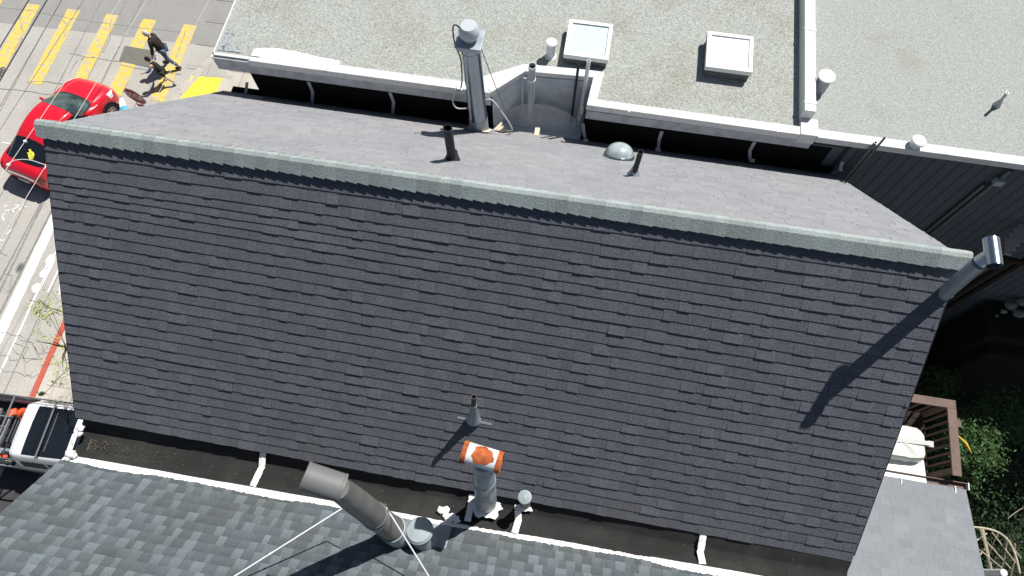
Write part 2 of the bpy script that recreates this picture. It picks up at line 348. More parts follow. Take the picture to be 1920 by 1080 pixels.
# ================================================================== shingle builder
def shingles(mb, P, x0, x1, courses, wmin, wmax, tlo, thi, phi, tones, seed, wavy=.003, grad=0., lightp=None):
    """P(x, s, h): point at x along the ridge, s down the slope, h above the deck"""
    rn = random.Random(seed)
    for k, (sa, sb) in enumerate(courses):       # sa, sb: functions of x giving top and butt
        x = x0; prev = False
        while x < x1 - .001:
            w = rn.uniform(wmin, wmax)
            if lightp is not None: w = rn.uniform(.10, .155) if not prev and rn.random() < .75 else rn.uniform(.07, .17)
            xe = min(x + w, x1)
            if x1 - xe < .04: xe = x1
            thick = (rn.random() < phi and not (prev and rn.random() < .6)) if lightp is None else (not prev and rn.random() < .58); prev = thick
            t = rn.uniform(*thi) if thick else rn.uniform(*tlo)
            if thick and wavy > .004 and rn.random() < .03: t *= 1.25
            tn = rn.choice(tones) * rn.uniform(.94, 1.06)
            if lightp is not None:
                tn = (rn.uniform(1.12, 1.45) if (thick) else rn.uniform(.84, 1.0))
            g = .0016; j = .0012 if thick else rn.uniform(-.001, .001)
            n = 2; xs = [x + g / 2 + (xe - x - g) * i / n for i in range(n + 1)]
            for i in range(n):
                a, c = xs[i], xs[i + 1]
                ba, bc = sb(a) + wave(a, k, wavy) + j, sb(c) + wave(c, k, wavy) + j
                ta, tc_ = sa(a), sa(c)
                A, B_, C, D = P(a, ta, .001), P(c, tc_, .001), P(c, bc, t), P(a, ba, t)
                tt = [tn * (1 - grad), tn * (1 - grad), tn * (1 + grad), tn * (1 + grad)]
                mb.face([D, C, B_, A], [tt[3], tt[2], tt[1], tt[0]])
                mb.face([P(a, ba, -.002), P(c, bc, -.002), C, D], tn * .8)
            mb.face([P(xs[0], sa(xs[0]), -.001), P(xs[0], sb(xs[0]) + j, -.001), P(xs[0], sb(xs[0]) + wave(xs[0], k, wavy) + j, t)], tn * .8)
            mb.face([P(xs[-1], sa(xs[-1]), -.001), P(xs[-1], sb(xs[-1]) + wave(xs[-1], k, wavy) + j, t), P(xs[-1], sb(xs[-1]) + j, -.001)], tn * .8)
            x = xe

# ================================================================== MAIN HOUSE
RX0, RX1 = -6.43, 4.43
RZ = CAMZ - 6.9; RY = 4.0
EYL, EYR, EZ = 1.0, .83, CAMZ - 9.70
BY, BZ = 7.03, CAMZ - 10.0
house = thing('house', 'house under the big charcoal shingle gable roof with pale ridge cap', 'house', (-1, 4, 0))
b = MB()                        # walls with gables
wx0, wx1, wy0, wy1 = RX0 + .25, RX1 - .25, 1.25, 6.85
zf, zb = EZ - .12 + .25, BZ - .05 + .1
b.box(((wx0 + wx1) / 2, (wy0 + wy1) / 2, (EZ - .35) / 2), (wx1 - wx0, wy1 - wy0, EZ - .35))
for x in (wx0, wx1):
    b.slab([(x, wy0, EZ - .35), (x, RY, RZ - .25), (x, wy1, EZ - .35)] if x > 0 else [(x, wy1, EZ - .35), (x, RY, RZ - .25), (x, wy0, EZ - .35)], .15)
b.build('wall', M['stucco'], house)
# street-side windows and door
for wy in (2.3, 5.4):
    for wz in (3.6, 7.0):
        f = MB(); f.box((wx0 - .03, wy, wz), (.08, 1.3, 1.6)); fo = f.build('window', M['frame'], house)
        g = MB(); g.box((wx0 - .075, wy, wz), (.012, 1.1, 1.4)); g.build('pane', M['glass'], fo)
d_ = MB(); d_.box((wx0 - .03, 3.9, 1.1), (.08, 1.0, 2.1)); d_.build('door', M['wood'], house)
# front slope
fd = Vector((0, (EYL + EYR) / 2 - RY, EZ - RZ)); SLF = fd.length; fdn = fd.normalized(); fn = Vector((1, 0, 0)).cross(-fdn).normalized()
if fn.z < 0: fn = -fn
def PF(x, s, h): return Vector((x, RY, RZ)) + fdn * s + fn * h
bd = Vector((0, BY - RY, BZ - RZ)); SLB = bd.length; bdn = bd.normalized(); bn = Vector((1, 0, 0)).cross(bdn).normalized()
if bn.z < 0: bn = -bn
def PB(x, s, h): return Vector((x, RY, RZ)) + bdn * s + bn * h
b = MB()
b.slab([PF(RX0 + .01, 0, -.004), PF(RX0 + .01, SLF - .06, -.004), PF(RX1 - .01, SLF - .02, -.004), PF(RX1 - .01, 0, -.004)], .14)
b.slab([PB(RX1 - .01, 0, -.004), PB(RX1 - .01, SLB - .03, -.004), PB(RX0 + .01, SLB - .03, -.004), PB(RX0 + .01, 0, -.004)], .14)
b.build('roof_deck', M['plastic_black'], house)
NC = 29; ex = SLF / NC
def front_course(k):
    # upper courses follow the ridge; courses 4 to 7 are tapered on the left to swing into line with the eave
    def s_at(kk, u):            # u 0..1 from left to right
        full = kk * ex
        sl = SLF - .125; sr = SLF + .125 - .01
        Sl = [0]; Sr = [0]
        wl = [1, 1, 1, 1, .75, .65, .66, .75, .97] + [1.0] * (NC - 9); wr = [1.03] * NC
        tl, tr = sum(wl), sum(wr); 
        a = sum(wl[:kk]) / tl * (SLF - .09); c = sum(wr[:kk]) / tr * (SLF + .09)
        if kk <= 4: c = a + (c - a) * .3
        m = .5 * (a + c)
        return a + (c - a) * u
    return (lambda x: s_at(k, (x - RX0) / (RX1 - RX0)), lambda x: s_at(k + 1, (x - RX0) / (RX1 - RX0)))
b = MB()
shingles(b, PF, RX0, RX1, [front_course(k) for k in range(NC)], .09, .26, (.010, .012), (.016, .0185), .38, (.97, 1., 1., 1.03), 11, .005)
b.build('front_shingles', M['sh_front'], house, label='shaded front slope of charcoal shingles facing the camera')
NB = 31; exb = SLB / NB
b = MB()
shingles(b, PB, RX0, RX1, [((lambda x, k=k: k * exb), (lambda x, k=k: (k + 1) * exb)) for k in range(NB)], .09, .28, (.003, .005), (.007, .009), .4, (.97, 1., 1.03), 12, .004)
b.build('back_shingles', M['sh_back'], house, label='sunlit back slope of charcoal shingles')
# ridge vent and caps
b = MB(); b.slab([PF(RX0 + .02, .02, .03), PF(RX0 + .02, .12, .03), PF(RX1 - .02, .12, .03), PF(RX1 - .02, .02, .03)], .028)
b.slab([PB(RX1 - .02, .02, .03), PB(RX1 - .02, .12, .03), PB(RX0 + .02, .12, .03), PB(RX0 + .02, .02, .03)], .028)
b.build('ridge_vent', M['plastic_black'], house)
b = MB(); rn = random.Random(4); x = RX0 - .06; i = 0
while x < RX1 + .03:
    w = .142 if i % 9 else .11; xe = min(x + w, RX1 + .06); tn = rn.choice((.90, .96, 1., 1.04, 1.08)) * rn.uniform(.98, 1.02)
    lf = .052 + rn.uniform(-.003, .003); pr = {}
    def prof(xx, up, fl):
        pts = [PF(xx, fl, .050 + up), PF(xx, .08, .055 + up), Vector((xx, RY - .034, RZ + .056 + up * 1.2)), Vector((xx, RY + .01, RZ + .072 + up * 1.3)), Vector((xx, RY + .05, RZ + .056 + up * 1.2)), PB(xx, .11, .05 + up), PB(xx, .175, .034 + up)]
        return pts
    jag = rn.uniform(-.004, .004)
    half = (x - RX0) / (RX1 - RX0)
    dl, dr = (.128, .148) if half < .62 else (.136, .144)
    A = prof(x, .0, dl + jag); B2 = prof(xe + .012, .006 + rn.uniform(0, .003), dr + jag)
    for a in range(len(A) - 1): b.face([A[a], B2[a], B2[a + 1], A[a + 1]], tn)
    dn = Vector((0, 0, -.008))
    b.face([A[0] + dn, B2[0] + dn, B2[0], A[0]], tn * .9); b.face([B2[a_] for a_ in range(len(B2))] + [B2[-1] + dn * 1.5, B2[3] + dn * 1.5, B2[0] + dn * 1.5], tn * .85)
    if i == 0:
        b.face(list(reversed(A)) + [A[0] + dn * 2, A[3] + dn * 2, A[-1] + dn * 2], tn)
    x = xe; i += 1
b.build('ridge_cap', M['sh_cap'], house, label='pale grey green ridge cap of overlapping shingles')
# rake trim
for x in (RX0 - .012, RX1 + .012):
    b = MB(); b.beam(PF(x, .05, -.07), PF(x, SLF - .05 + (.06 if x > 0 else -.06), -.07), .02, .12, fn); b.beam(PB(x, .05, -.07), PB(x, SLB - .06, -.07), .02, .12, bn); b.build('rake_trim', M['plastic_black'], house)
# valley membrane between the two houses: apron, gutter floor, rise to the sealant seam
SY, SZ = .44, CAMZ - 9.80
b = MB(); rows = []
for i in range(61):
    x = RX0 + .02 + (RX1 - RX0 - .02) * i / 60; u = i / 60
    ey = EYL + (EYR - EYL) * u
    rows.append([(x, ey + .12, EZ - .02), (x, ey + .0, EZ - .06 + wave(x, 3, .006)), (x, ey - .12 + wave(x, 2, .012), EZ - .185 + wave(x, 1, .01)), (x, ey - .17, EZ - .20 + wave(x, 5, .006)), (x, .60, SZ - .10 + wave(x, 4, .006)), (x, .52, SZ - .03), (x, SY - .02, SZ + .012)])
b.grid(rows, flip=True)
b.face([rows[0][k] for k in range(7)] + [(RX0 + .02, .3, EZ - .5), (RX0 + .02, 1.1, EZ - .5)]); b.face([rows[-1][k] for k in range(6, -1, -1)] + [(RX1, 1.1, EZ - .5), (RX1, .3, EZ - .5)])
b.build('valley_membrane', M['membrane'], house, smooth=True, label='black membrane gutter between the two shingle roofs')
b = MB(); rn = random.Random(9)  # debris specks
for _ in range(420):
    x = RX0 + .2 + 10.5 * (rn.random() ** 1.0 if rn.random() < .4 else rn.random() ** 3 * .12); y = .55 + rn.random() * .2; z = SZ - .055
    s_ = rn.uniform(.0015, .005); b.box((x, y, z - .02 + .02 * rn.random()), (s_ * 2, s_, .006), Matrix.Rotation(rn.random() * 3, 3, 'Z'))
tag(b.build('leaf_litter', M['litter']), 'tan leaf litter gathered at the left end of the black gutter', kind='stuff')

# ================================================================== NEAR HOUSE (bottom of the picture)
near = thing('house', 'neighbouring house with dappled blue grey shingle roof below the white sealant seam', 'house', (-1.5, -2.5, 0))
NX0, NX1 = -6.47, 4.55
nd = Vector((0, -3.1, 2.9)).normalized(); nn_ = Vector((0, nd.z, -nd.y)).normalized()
if nn_.z < 0: nn_ = -nn_
NL = 4.25; nstart = Vector((0, SY, SZ))
def PN(x, s, h): return Vector((x, 0, 0)) + nstart + nd * (NL - s) + nn_ * h
ridge_n = nstart + nd * NL
b = MB(); b.slab([PN(NX0 + .01, 0, -.004), PN(NX1 - .01, 0, -.004), PN(NX1 - .01, NL - .02, -.004), PN(NX0 + .01, NL - .02, -.004)][::-1] if (PN(1,0,0)-PN(0,0,0)).cross(PN(0,1,0)-PN(0,0,0)).dot(nn_) < 0 else [PN(NX0 + .01, 0, -.004), PN(NX1 - .01, 0, -.004), PN(NX1 - .01, NL - .02, -.004), PN(NX0 + .01, NL - .02, -.004)], .14)
b.slab([(NX0, ridge_n.y, ridge_n.z - .01), (NX0, ridge_n.y * 2 - SY, SZ), (NX1, ridge_n.y * 2 - SY, SZ), (NX1, ridge_n.y, ridge_n.z - .01)], .14)
b.build('roof_deck', M['plastic_black'], near)
b = MB(); b.box(((NX0 + NX1) / 2, ridge_n.y, (SZ - .25) / 2), (NX1 - NX0 - .5, 6.1, SZ - .25))
for x in (NX0 + .25, NX1 - .25):
    q = [(x, ridge_n.y - 3.0, SZ - .25), (x, ridge_n.y + 3.0, SZ - .25), (x, ridge_n.y, ridge_n.z - .25)]
    b.slab(q if x > 0 else q[::-1], .15)
b.build('wall', M['stucco'], near)
NN = 29; exn = NL / NN
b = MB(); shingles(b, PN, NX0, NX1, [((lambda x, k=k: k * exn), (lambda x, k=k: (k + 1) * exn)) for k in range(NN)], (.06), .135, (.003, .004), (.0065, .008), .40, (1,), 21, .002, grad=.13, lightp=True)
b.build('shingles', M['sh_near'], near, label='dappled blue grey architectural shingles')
# sealant seam with ragged edges
b = MB(); rn = random.Random(2); n = 420
def ragged(mb, path, w, rag, z_up, rn, thick=.006):
    prev = None
    for p, side, ww in path:
        a = p + side * (ww * w * .5 + rn.uniform(-rag, rag)); c = p - side * (ww * w * .5 + rn.uniform(-rag, rag))
        a2, c2, m2 = a + z_up * .002, c + z_up * .002, p + z_up * (thick + .004)
        if prev: mb.face([prev[0], a2, m2, prev[2]]); mb.face([prev[2], m2, c2, prev[1]])
        prev = (a2, c2, m2)
path = []
for i in range(n + 1):
    x = NX0 + .02 + (NX1 - NX0 - .1) * i / n; off = wave(x * 1.3, 1, .014); ww = 1 + .25 * math.sin(x * 3.1) + (.25 if abs(x) > 1.8 else -.25)
    if -2.75 < x < -2.2 and False: continue
    path.append((Vector((x, SY, SZ + .014)) + nd * off, nd, ww))
ragged(b, path, .115, .011, nn_, rn)
b.build('sealant_seam', M['sealant'], near, label='long ragged white sealant seam')
def seam_strip(pxs, hs, w, parent, m, nm='sealant_strip', rag=.004, n=14, yplane=None, up=Vector((0, 0, 1)), lab=None):
    pts = [W(x, y, h) for (x, y), h in zip(pxs, hs)]; mb = MB(); pth = []
    for a, c in zip(pts, pts[1:]):
        d = (c - a).normalized(); sd = d.cross(up).normalized()
        for i in range(n): pth.append((a.lerp(c, i / n) + up * .006, sd, 1))
    pth.append((pts[-1] + up * .006, sd, 1)); ragged(mb, pth, w, rag, up, random.Random(len(pxs) * 7 + int(pxs[0][0])))
    return mb.build(nm, m, parent, label=lab)
UPM = Vector((0, .3, .95)).normalized()
for nm, q, h in (('l', [(494, 842), (491, 876), (474, 912)], (9.73, 9.85, 9.8)), ('m', [(886, 918), (884, 945), (876, 978)], (9.79, 9.84, 9.79)),
                 ('s', [(971, 958), (972, 975), (965, 1000)], (9.80, 9.84, 9.79)), ('r', [(1319, 1001), (1313, 1035), (1317, 1058)], (9.75, 9.85, 9.80))):
    seam_strip(q, h, .09, house, M['sealant'], up=UPM, lab=None)
# blobs of sealant
rn = random.Random(8)
def blob(mb, c, r, flat=.35, n=11):
    rows = []
    c = Vector(c)
    rr = [rn.uniform(.7, 1.25) for _ in range(n)]
    for f_, zz in ((1, 0), (.8, .6), (.4, .95), (.02, 1)):
        rows.append([c + Vector((math.cos(2 * math.pi * k / n) * r * f_ * rr[k], math.sin(2 * math.pi * k / n) * r * f_ * rr[k], r * flat * zz)) for k in range(n)])
    mb.grid(rows, closed_u=True)
for px, py, h, r in ((151, 803, 9.68, .055), (150, 812, 9.72, .05), (131, 850, 9.70, .07), (139, 853, 9.74, .05), (128, 858, 9.72, .05)):
    b = MB(); blob(b, W(px, py, h), r, .7); b.build('sealant_blob', M['sealant'], house, smooth=True)
for px, py, h, r in ((828, 957, 9.80, .06), (838, 956, 9.80, .045), (836, 966, 9.79, .055), (848, 968, 9.79, .06), (842, 976, 9.79, .06), (856, 975, 9.79, .05)):
    b = MB(); blob(b, W(px, py, h), r); b.build('sealant_blob', M['sealant'], house, smooth=True)
def annulus_seal(mb, c, r0, r1, up, rn, n=26):
    c = Vector(c); x = up.orthogonal().normalized(); y = up.cross(x); pr = None; first = None
    for k in range(n + 1):
        a = 2 * math.pi * k / n; d = x * math.cos(a) + y * math.sin(a); o = r1 + rn.uniform(-.03, .05)
        q = (c + d * r0 + up * .022, c + d * o + up * .004)
        if k == n: q = first
        if first is None: first = q
        if pr: mb.face([pr[0], pr[1], q[1], q[0]])
        pr = q

# ================================================================== FLUES AND VENTS
def open_pipe(mb, a, c, r, seg=16, wall=.006, inner=None):
    a, c = Vector(a), Vector(c); ax = c - a; L_ = ax.length
    mb.lathe(a, ax, [(r, 0), (r, L_), (r - wall, L_), (r - wall, L_ * .3)], seg)
def shadowed(root): return root
# tall silver flue at the back eave
base = Hz((-1.669, 6.744, -9.72)); top = W(882, 84, 7.72); ax = (top - base).normalized(); L_ = (top - base).length
fl = thing('flue_pipe', 'tall shiny silver flue with motor cap standing at the back eave', 'flue', base)
b = MB(); b.lathe(base, ax, [(.155, 0), (.152, .42), (.146, .43), (.146, L_), (.02, L_)], 28); b.lathe(base, ax, [(.15, L_ - .10), (.152, L_ - .095), (.152, L_ - .085), (.15, L_ - .08)], 28)
b.build('pipe', M['galv'], fl, smooth=True)
b = MB(); sd = Vector((.35, -.93, 0)); b.beam(base + ax * .45 + sd * .146, top + sd * .146 - ax * .12, .006, .006); b.build('seam', M['galv_dull'], fl)
b = MB(); b.lathe(base, ax, [(.168, -.02), (.158, .06), (.157, .40)], 28); b.build('base_collar', M['galv_dull'], fl, smooth=True)
b = MB(); b.box(top + ax * .06, (.33, .33, .09)); b.box(top + ax * .115, (.38, .38, .014)); b.build('fan_housing', M['galv_dull'], fl, bevel=.006)
b = MB(); b.lathe(top + ax * .12, ax, [(.10, 0), (.105, .05), (.140, .08), (.148, .11), (.142, .17), (.122, .245), (.112, .256), (0.001, .258)], 28); b.build('motor_cap', M['motor'], fl, smooth=True)
b = MB(); t0 = top + ax * .3 + Vector((-.13, 0, 0))
pts = [t0, t0 + Vector((-.06, 0, .05)), t0 + Vector((-.1, 0, -.05)), t0 + Vector((-.09, 0, -.35)), top + Vector((-.16, -.02, -.3)), top + Vector((-.17, -.02, -.75)), top + Vector((-.2, -.03, -.95))]
b.tube(pts, .011, 8, soft=5); b.build('power_cable', M['wire_dark'], fl, smooth=True)
jb = top + Vector((-.24, -.03, -1.0)); b = MB(); b.box(jb, (.09, .06, .09), Matrix.Rotation(.5, 3, 'Y')); b.build('junction_box', M['alum'], fl, bevel=.004)
b = MB(); b.tube([jb, jb + Vector((-.08, 0, -.15)), jb + Vector((-.12, 0, -.35)), jb + Vector((-.06, 0, -.48)), jb + Vector((.12, 0, -.44)), jb + Vector((.3, .1, -.42)), base + Vector((.2, .1, .75)), base + Vector((.42, .05, .45)), base + Vector((.56, .0, .18)), base + Vector((.5, -.02, .06)), base + Vector((.25, -.05, .05))], .012, 8, soft=5)
b.build('conduit', M['white_cable'], fl, smooth=True)
b = MB(); b.tube([top + Vector((.15, -.02, .0)), base + Vector((.42, .12, .5))], .007, 6); b.build('brace_rod', M['steel'], fl)
b = MB(); rn = random.Random(6); annulus_seal(b, base + Vector((0, -.0, .04)), .15, .21, bn, rn); b.build('base_sealant', M['tape'], fl)
b = MB(); t = W(938, 244, 9.72); b.slab([t + Vector((-.12, 0, 0)), t + Vector((.12, -.02, 0)), t + Vector((0, .14, .05))], .01); b.build('flashing_scrap', M['tape'], fl)

# plumbing vents on the back slope
def vent_pipe(nm, label, base, top, r, m, boot=None, br=.12, group=None, nrm=None, cat='vent pipe'):
    base, top = Vector(base), Vector(top); o = thing(nm, label, cat, base, 0, group)
    mb = MB(); open_pipe(mb, base, top, r); mb.build('pipe', m, o, smooth=True)
    mb = MB(); ax = (top - base).normalized(); mb.lathe(top - ax * .07, ax, [(r - .007, 0), (.0005, .001)], 14); mb.build('bore', M['black'], o)
    if boot:
        up = nrm or Vector((0, 0, 1)); mb = MB(); mb.lathe(base - up * .02, (ax + up).normalized(), [(br, 0), (br * .92, .03), (r + .02, .11), (r + .008, .17), (r, .175)], 20); mb.build('flashing_boot', boot, o, smooth=True)
    return o
vent_pipe('vent_pipe', 'thick black vent pipe on the sunlit back slope left of the dome', Hz((-1.624, 4.92, -7.86)), Hz((-1.632, 4.936, -7.15)), .06, M['pipe_black'], M['pipe_black'], .12, nrm=bn)
vent_pipe('vent_pipe', 'thin black vent pipe beside the round dome skylight', Hz((.857, 5.373, -8.32)), Hz((.87, 5.45, -7.83)), .038, M['pipe_black'], M['galv_dull'], .11, nrm=bn)
# round dome (sun tunnel)
dc = None
r_ = ray(1160, 296); o_ = Vector((0, RY, RZ - CAMZ)); r_ = r_ * (o_.dot(bn) / r_.dot(bn)); dc = Vector((r_.x, r_.y, r_.z + CAMZ))
dm = thing('dome_skylight', 'round clear dome skylight on the sunlit back slope', 'skylight', dc); ux = (bn + Vector((0, 0, .25))).normalized()
b = MB(); b.lathe(dc - ux * .01, ux, [(.25, 0), (.245, .05), (.235, .075), (.21, .08)], 32); b.build('base_ring', M['galv'], dm, smooth=True)
b = MB(); b.lathe(dc + ux * .06, ux, [(.225, 0)] + [(.22 * math.cos(a), .015 + .17 * math.sin(a)) for a in [k * math.pi / 18 for k in range(10)]], 32); b.build('dome', M['dome'], dm, smooth=True)

# rusty pipe with grey flashing on the front slope
def onF(px, py, h=0.):
    r = ray(px, py); o = Vector((0, RY, RZ - CAMZ)); r = r * (o.dot(fn) / r.dot(fn)); return Vector((r.x, r.y, r.z + CAMZ)) + fn * h
pb = onF(888, 785); pt = Hz((-.775, 1.85, -8.17))
o = thing('vent_pipe', 'rusty brown vent pipe in a pale metal boot on the shaded front slope', 'vent pipe', pb)
b = MB(); open_pipe(b, pb, pt, .031); b.build('pipe', M['pipe_brown'], o, smooth=True)
b = MB(); b.lathe(pt - (pt - pb).normalized() * .05, pt - pb, [(.026, 0), (.001, .001)], 12); b.build('bore', M['black'], o)
ax = (pt - pb).normalized(); b = MB(); b.lathe(pb, ax, [(.105, 0.0), (.078, .07), (.05, .28), (.04, .52), (.034, .525)], 20)
b.build('boot', M['galv_dull'], o, smooth=True)
b = MB(); q = [onF(858, 784, .014), onF(922, 797, .014), onF(922, 797, .014) - fdn * .03, onF(858, 784, .014) - fdn * .03]; b.slab(q, .006)
b.build('flashing_plate', M['vent_paint'], o)

# red rusted T flue in the gutter
rb = Hz((-.494, .79, -9.86)); rt_ = W(906, 872, 7.95); ax = (rt_ - rb).normalized(); L_ = (rt_ - rb).length
o = thing('flue_pipe', 'galvanised flue with rust orange and white T shaped cap in the black gutter', 'flue', rb)
b = MB(); b.lathe(rb, ax, [(.150, -.05), (.145, .5), (.142, .9), (.138, .91), (.138, 1.25), (.145, 1.26), (.145, 1.29), (.135, 1.30), (.116, L_ + .02), (.10, L_ + .06), (.001, L_ + .06)], 28); b.build('pipe', M['galv_dull'], o, smooth=True)
tdir = (W(938, 868, 7.75) - W(874, 849, 7.75)).normalized(); tc0 = W(904, 857, 7.80)
b = MB(); b.lathe(tc0 - tdir * .20, tdir, [(.122, 0), (.122, .40), (.115, .40), (.115, .0)], 28); capo = b.build('cap', M['rust_white'], o, smooth=True)
for s_ in (-1, 1):
    b = MB(); b.lathe(tc0 + tdir * (.20 * s_ - .03), tdir, [(.118, 0), (.128, .002), (.128, .058), (.118, .06)], 28); b.build('rusty_rim', M['rust'], capo, smooth=True)
b = MB(); up = (Vector((0, 0, 1)) - tdir * tdir.z).normalized(); sx = tdir.cross(up)   # rust patch following the drum's curve
n = 44
rad = [1 + .10 * math.sin(2 * math.pi * k / n * 3 + 1) + .07 * math.sin(2 * math.pi * k / n * 7) + random.Random(k).uniform(-.05, .05) for k in range(n)]
def onC(u, a): return tc0 + tdir * u + (up * math.cos(a) + sx * math.sin(a)) * .1255
cu_, ca_ = .01, .1
for rr0, rr1 in ((0, .33), (.33, .66), (.66, 1)):
    for k in range(n):
        k2 = (k + 1) % n; a0, a1 = 2 * math.pi * k / n, 2 * math.pi * k2 / n
        def q(r, kk, a): return onC(cu_ + .12 * r * rad[kk] * math.cos(a), ca_ - .15 + .95 * r * rad[kk] * math.sin(a))
        if rr0 == 0: b.face([q(0, k, 0), q(rr1, k, a0), q(rr1, k2, a1)])
        else: b.face([q(rr0, k, a0), q(rr1, k, a0), q(rr1, k2, a1), q(rr0, k2, a1)])
b.build('rust_patch', M['rust'], capo)
b = MB(); rn = random.Random(5); annulus_seal(b, rb + Vector((0, .0, .02)), .14, .215, Vector((0, .25, .97)).normalized(), rn); b.build('base_sealant', M['sealant'], o)
# small round capped vent
sb = Hz((.046, .87, -9.86)); st = W(984, 932, 9.22); ax = (st - sb).normalized(); L_ = (st - sb).length
o = thing('roof_vent', 'small vent with ringed round cap in the black gutter', 'vent', sb)
b = MB(); b.lathe(sb, ax, [(.085, -.03), (.072, .08), (.06, .3), (.058, L_ - .04), (.03, L_ - .03)], 20); b.build('pipe', M['flue_grey'], o, smooth=True)
b = MB(); b.lathe(st, ax, [(.088, -.015), (.09, .0), (.06, .012), (.055, .008), (.035, .018), (.03, .014), (.012, .022), (.001, .022)], 24); b.build('cap', M['vent_paint'], o, smooth=True)
b = MB(); annulus_seal(b, sb + Vector((0, 0, .02)), .075, .125, Vector((0, .25, .97)).normalized(), rn); b.build('base_sealant', M['sealant'], o)

# large bent flue on the near roof, held by two rods
def onN(px, py, h=0.):
    r = ray(px, py); o = Vector((0, SY, SZ - CAMZ)); r = r * (o.dot(nn_) / r.dot(nn_)); return Vector((r.x, r.y, r.z + CAMZ)) + nn_ * h
eb = onN(752, 1004); et = W(634, 915, 6.98); mid = W(720, 981, 9.0)
o = thing('flue_pipe', 'large brown grey flue with drum cap leaning left, braced by two rods', 'flue', eb)
ax = (et - eb).normalized(); L_ = (et - eb).length
b = MB(); b.lathe(eb, ax, [(.156, .45), (.152, .46), (.150, L_ * .5), (.157, L_ * .5 + .005), (.157, L_ * .5 + .02), (.148, L_ * .5 + .03), (.134, L_ * .85), (.118, L_ + .02), (.02, L_ + .02)], 32); b.build('pipe', M['flue_grey'], o, smooth=True)
b = MB(); b.lathe(eb, ax, [(.24, -.12), (.20, .06), (.178, .12), (.172, .5), (.160, .505)], 32); b.build('base_collar', M['vent_paint'], o, smooth=True)
cdir = (W(652, 908, 6.75) - W(566, 880, 6.75)); c0 = W(607, 904, 6.72); vr = ray(607, 904).normalized(); cdir = (cdir - vr * cdir.dot(vr)).normalized(); cdir = (cdir - vr * -.04).normalized()
b = MB(); b.lathe(c0 - cdir * .195, cdir, [(.136, 0), (.142, .004), (.142, .03), (.138, .034), (.138, .36), (.142, .364), (.142, .388), (.136, .39), (.13, .39), (.13, 0), (.136, 0)], 32)
b.build('cap', M['drum'], o, smooth=True)
bandp = eb + ax * (L_ * .47)
b = MB(); b.lathe(bandp - ax * .012, ax, [(.156, 0), (.161, .001), (.161, .024), (.156, .025)], 32); bk = b.build('strap', M['galv'], o, smooth=True)
b = MB(); ap = bandp + Vector((.08, .135, .03)); b.box(ap, (.04, .04, .05)); b.build('bracket', M['pipe_brown'], bk)
b = MB(); e1 = onN(828, 1122, .02); b.tube([ap, e1], .009, 8); b.build('brace_rod', M['pvc'], o, label='white brace rod running down past the mushroom vent')
b = MB(); e2 = onN(384, 1118, .02); a2 = bandp + Vector((-.12, -.1, 0)); a2 = W(642, 953, 8.6); b.tube([a2.lerp(bandp, .5), a2, e2], .009, 8); b.tube([a2.lerp(e2, .52), a2.lerp(e2, .545)], .012, 8)
b.build('brace_rod', M['pvc'], o, label='pale blue brace rod running down to the left')
# mushroom vent beside it
mb_ = onN(797, 1014); o = thing('roof_vent', 'squat grey mushroom vent with wide flat cap beside the leaning flue', 'vent', mb_); up = (W(783, 989, 9.06) - mb_).normalized()
b = MB(); b.lathe(mb_, up, [(.165, -.12), (.155, .16), (.14, .34), (.05, .35)], 28); b.build('stem', M['vent_paint'], o, smooth=True)
b = MB(); b.lathe(mb_ + up * .36, up, [(.17, -.02), (.178, 0), (.178, .03), (.158, .05), (.155, .06), (.02, .075), (.001, .075)], 32); b.build('cap', M['vent_paint'], o, smooth=True)
b = MB(); q = [onN(735, 968, .014), onN(732, 1010, .014), onN(836, 1030, .014), onN(848, 985, .014)]
b.slab(q, .01); b.build('flashing_plate', M['vent_paint'], o)

# tilted galvanised T vent beyond the right rake
vb = Vector((4.62, 3.78, CAMZ - 8.3)); vt = W(1838, 492, 6.26); ax = (vt - vb).normalized(); L_ = (vt - vb).length
o = thing('flue_pipe', 'leaning galvanised T vent sticking out beyond the right roof edge', 'flue', vb)
b = MB(); b.lathe(vb, ax, [(.082, -1.2), (.082, L_ * .55), (.086, L_ * .55 + .01), (.08, L_ * .55 + .02), (.078, L_), (.01, L_)], 24); b.build('pipe', M['galv_dull'], o, smooth=True)
ca, cc = W(1858, 448, 6.12), W(1865, 499, 6.12); td = (cc - ca).normalized()
b = MB(); b.lathe(ca, td, [(.070, 0), (.074, .003), (.074, (cc - ca).length), (.068, (cc - ca).length), (.068, .0), (.07, 0)], 24); b.tube([vt, (ca + cc) / 2], [.078, .06], 16)
b.build('cap', M['galv'], o, smooth=True)

# ================================================================== FLAT ROOF BUILDINGS behind
HP = CAMZ - 9.03                 # top of the parapet
flat = thing('flat_roof_building', 'gravel roofed building with white parapet, skylights and light well behind the gable roof', 'building', (-1, 12, 0))
FX0, FX1, FY = -6.24, 3.72, 7.03
well = [(-1.50, FY), (-1.02, 7.54), (.10, 7.60), (.06, FY)]        # outer corners of the recess
wi = [(-1.66, FY + .14), (-1.07, 7.69), (.27, 7.76), (.21, FY + .14)]   # same moved by the cap's width
roof = [(FX0 + .02, FY + .14), wi[0], wi[1], wi[2], wi[3], (3.46, FY + .14), (3.46, 30), (FX0 + .02, 30)]
b = MB(); b.prism(roof, HP - .25, HP - .045); b.prism([(FX0 + .02, FY + .01), (-5.6, FY + .01), (-5.34, FY + .138), (FX0 + .02, FY + .138)], HP - .25, HP - .047); b.build('gravel_roof', M['gravel'], flat)
b = MB(); zt = HP + .0
def capseg(mb, a, b_, c, d, z0, z1): mb.prism([a, b_, c, d], z0, z1)
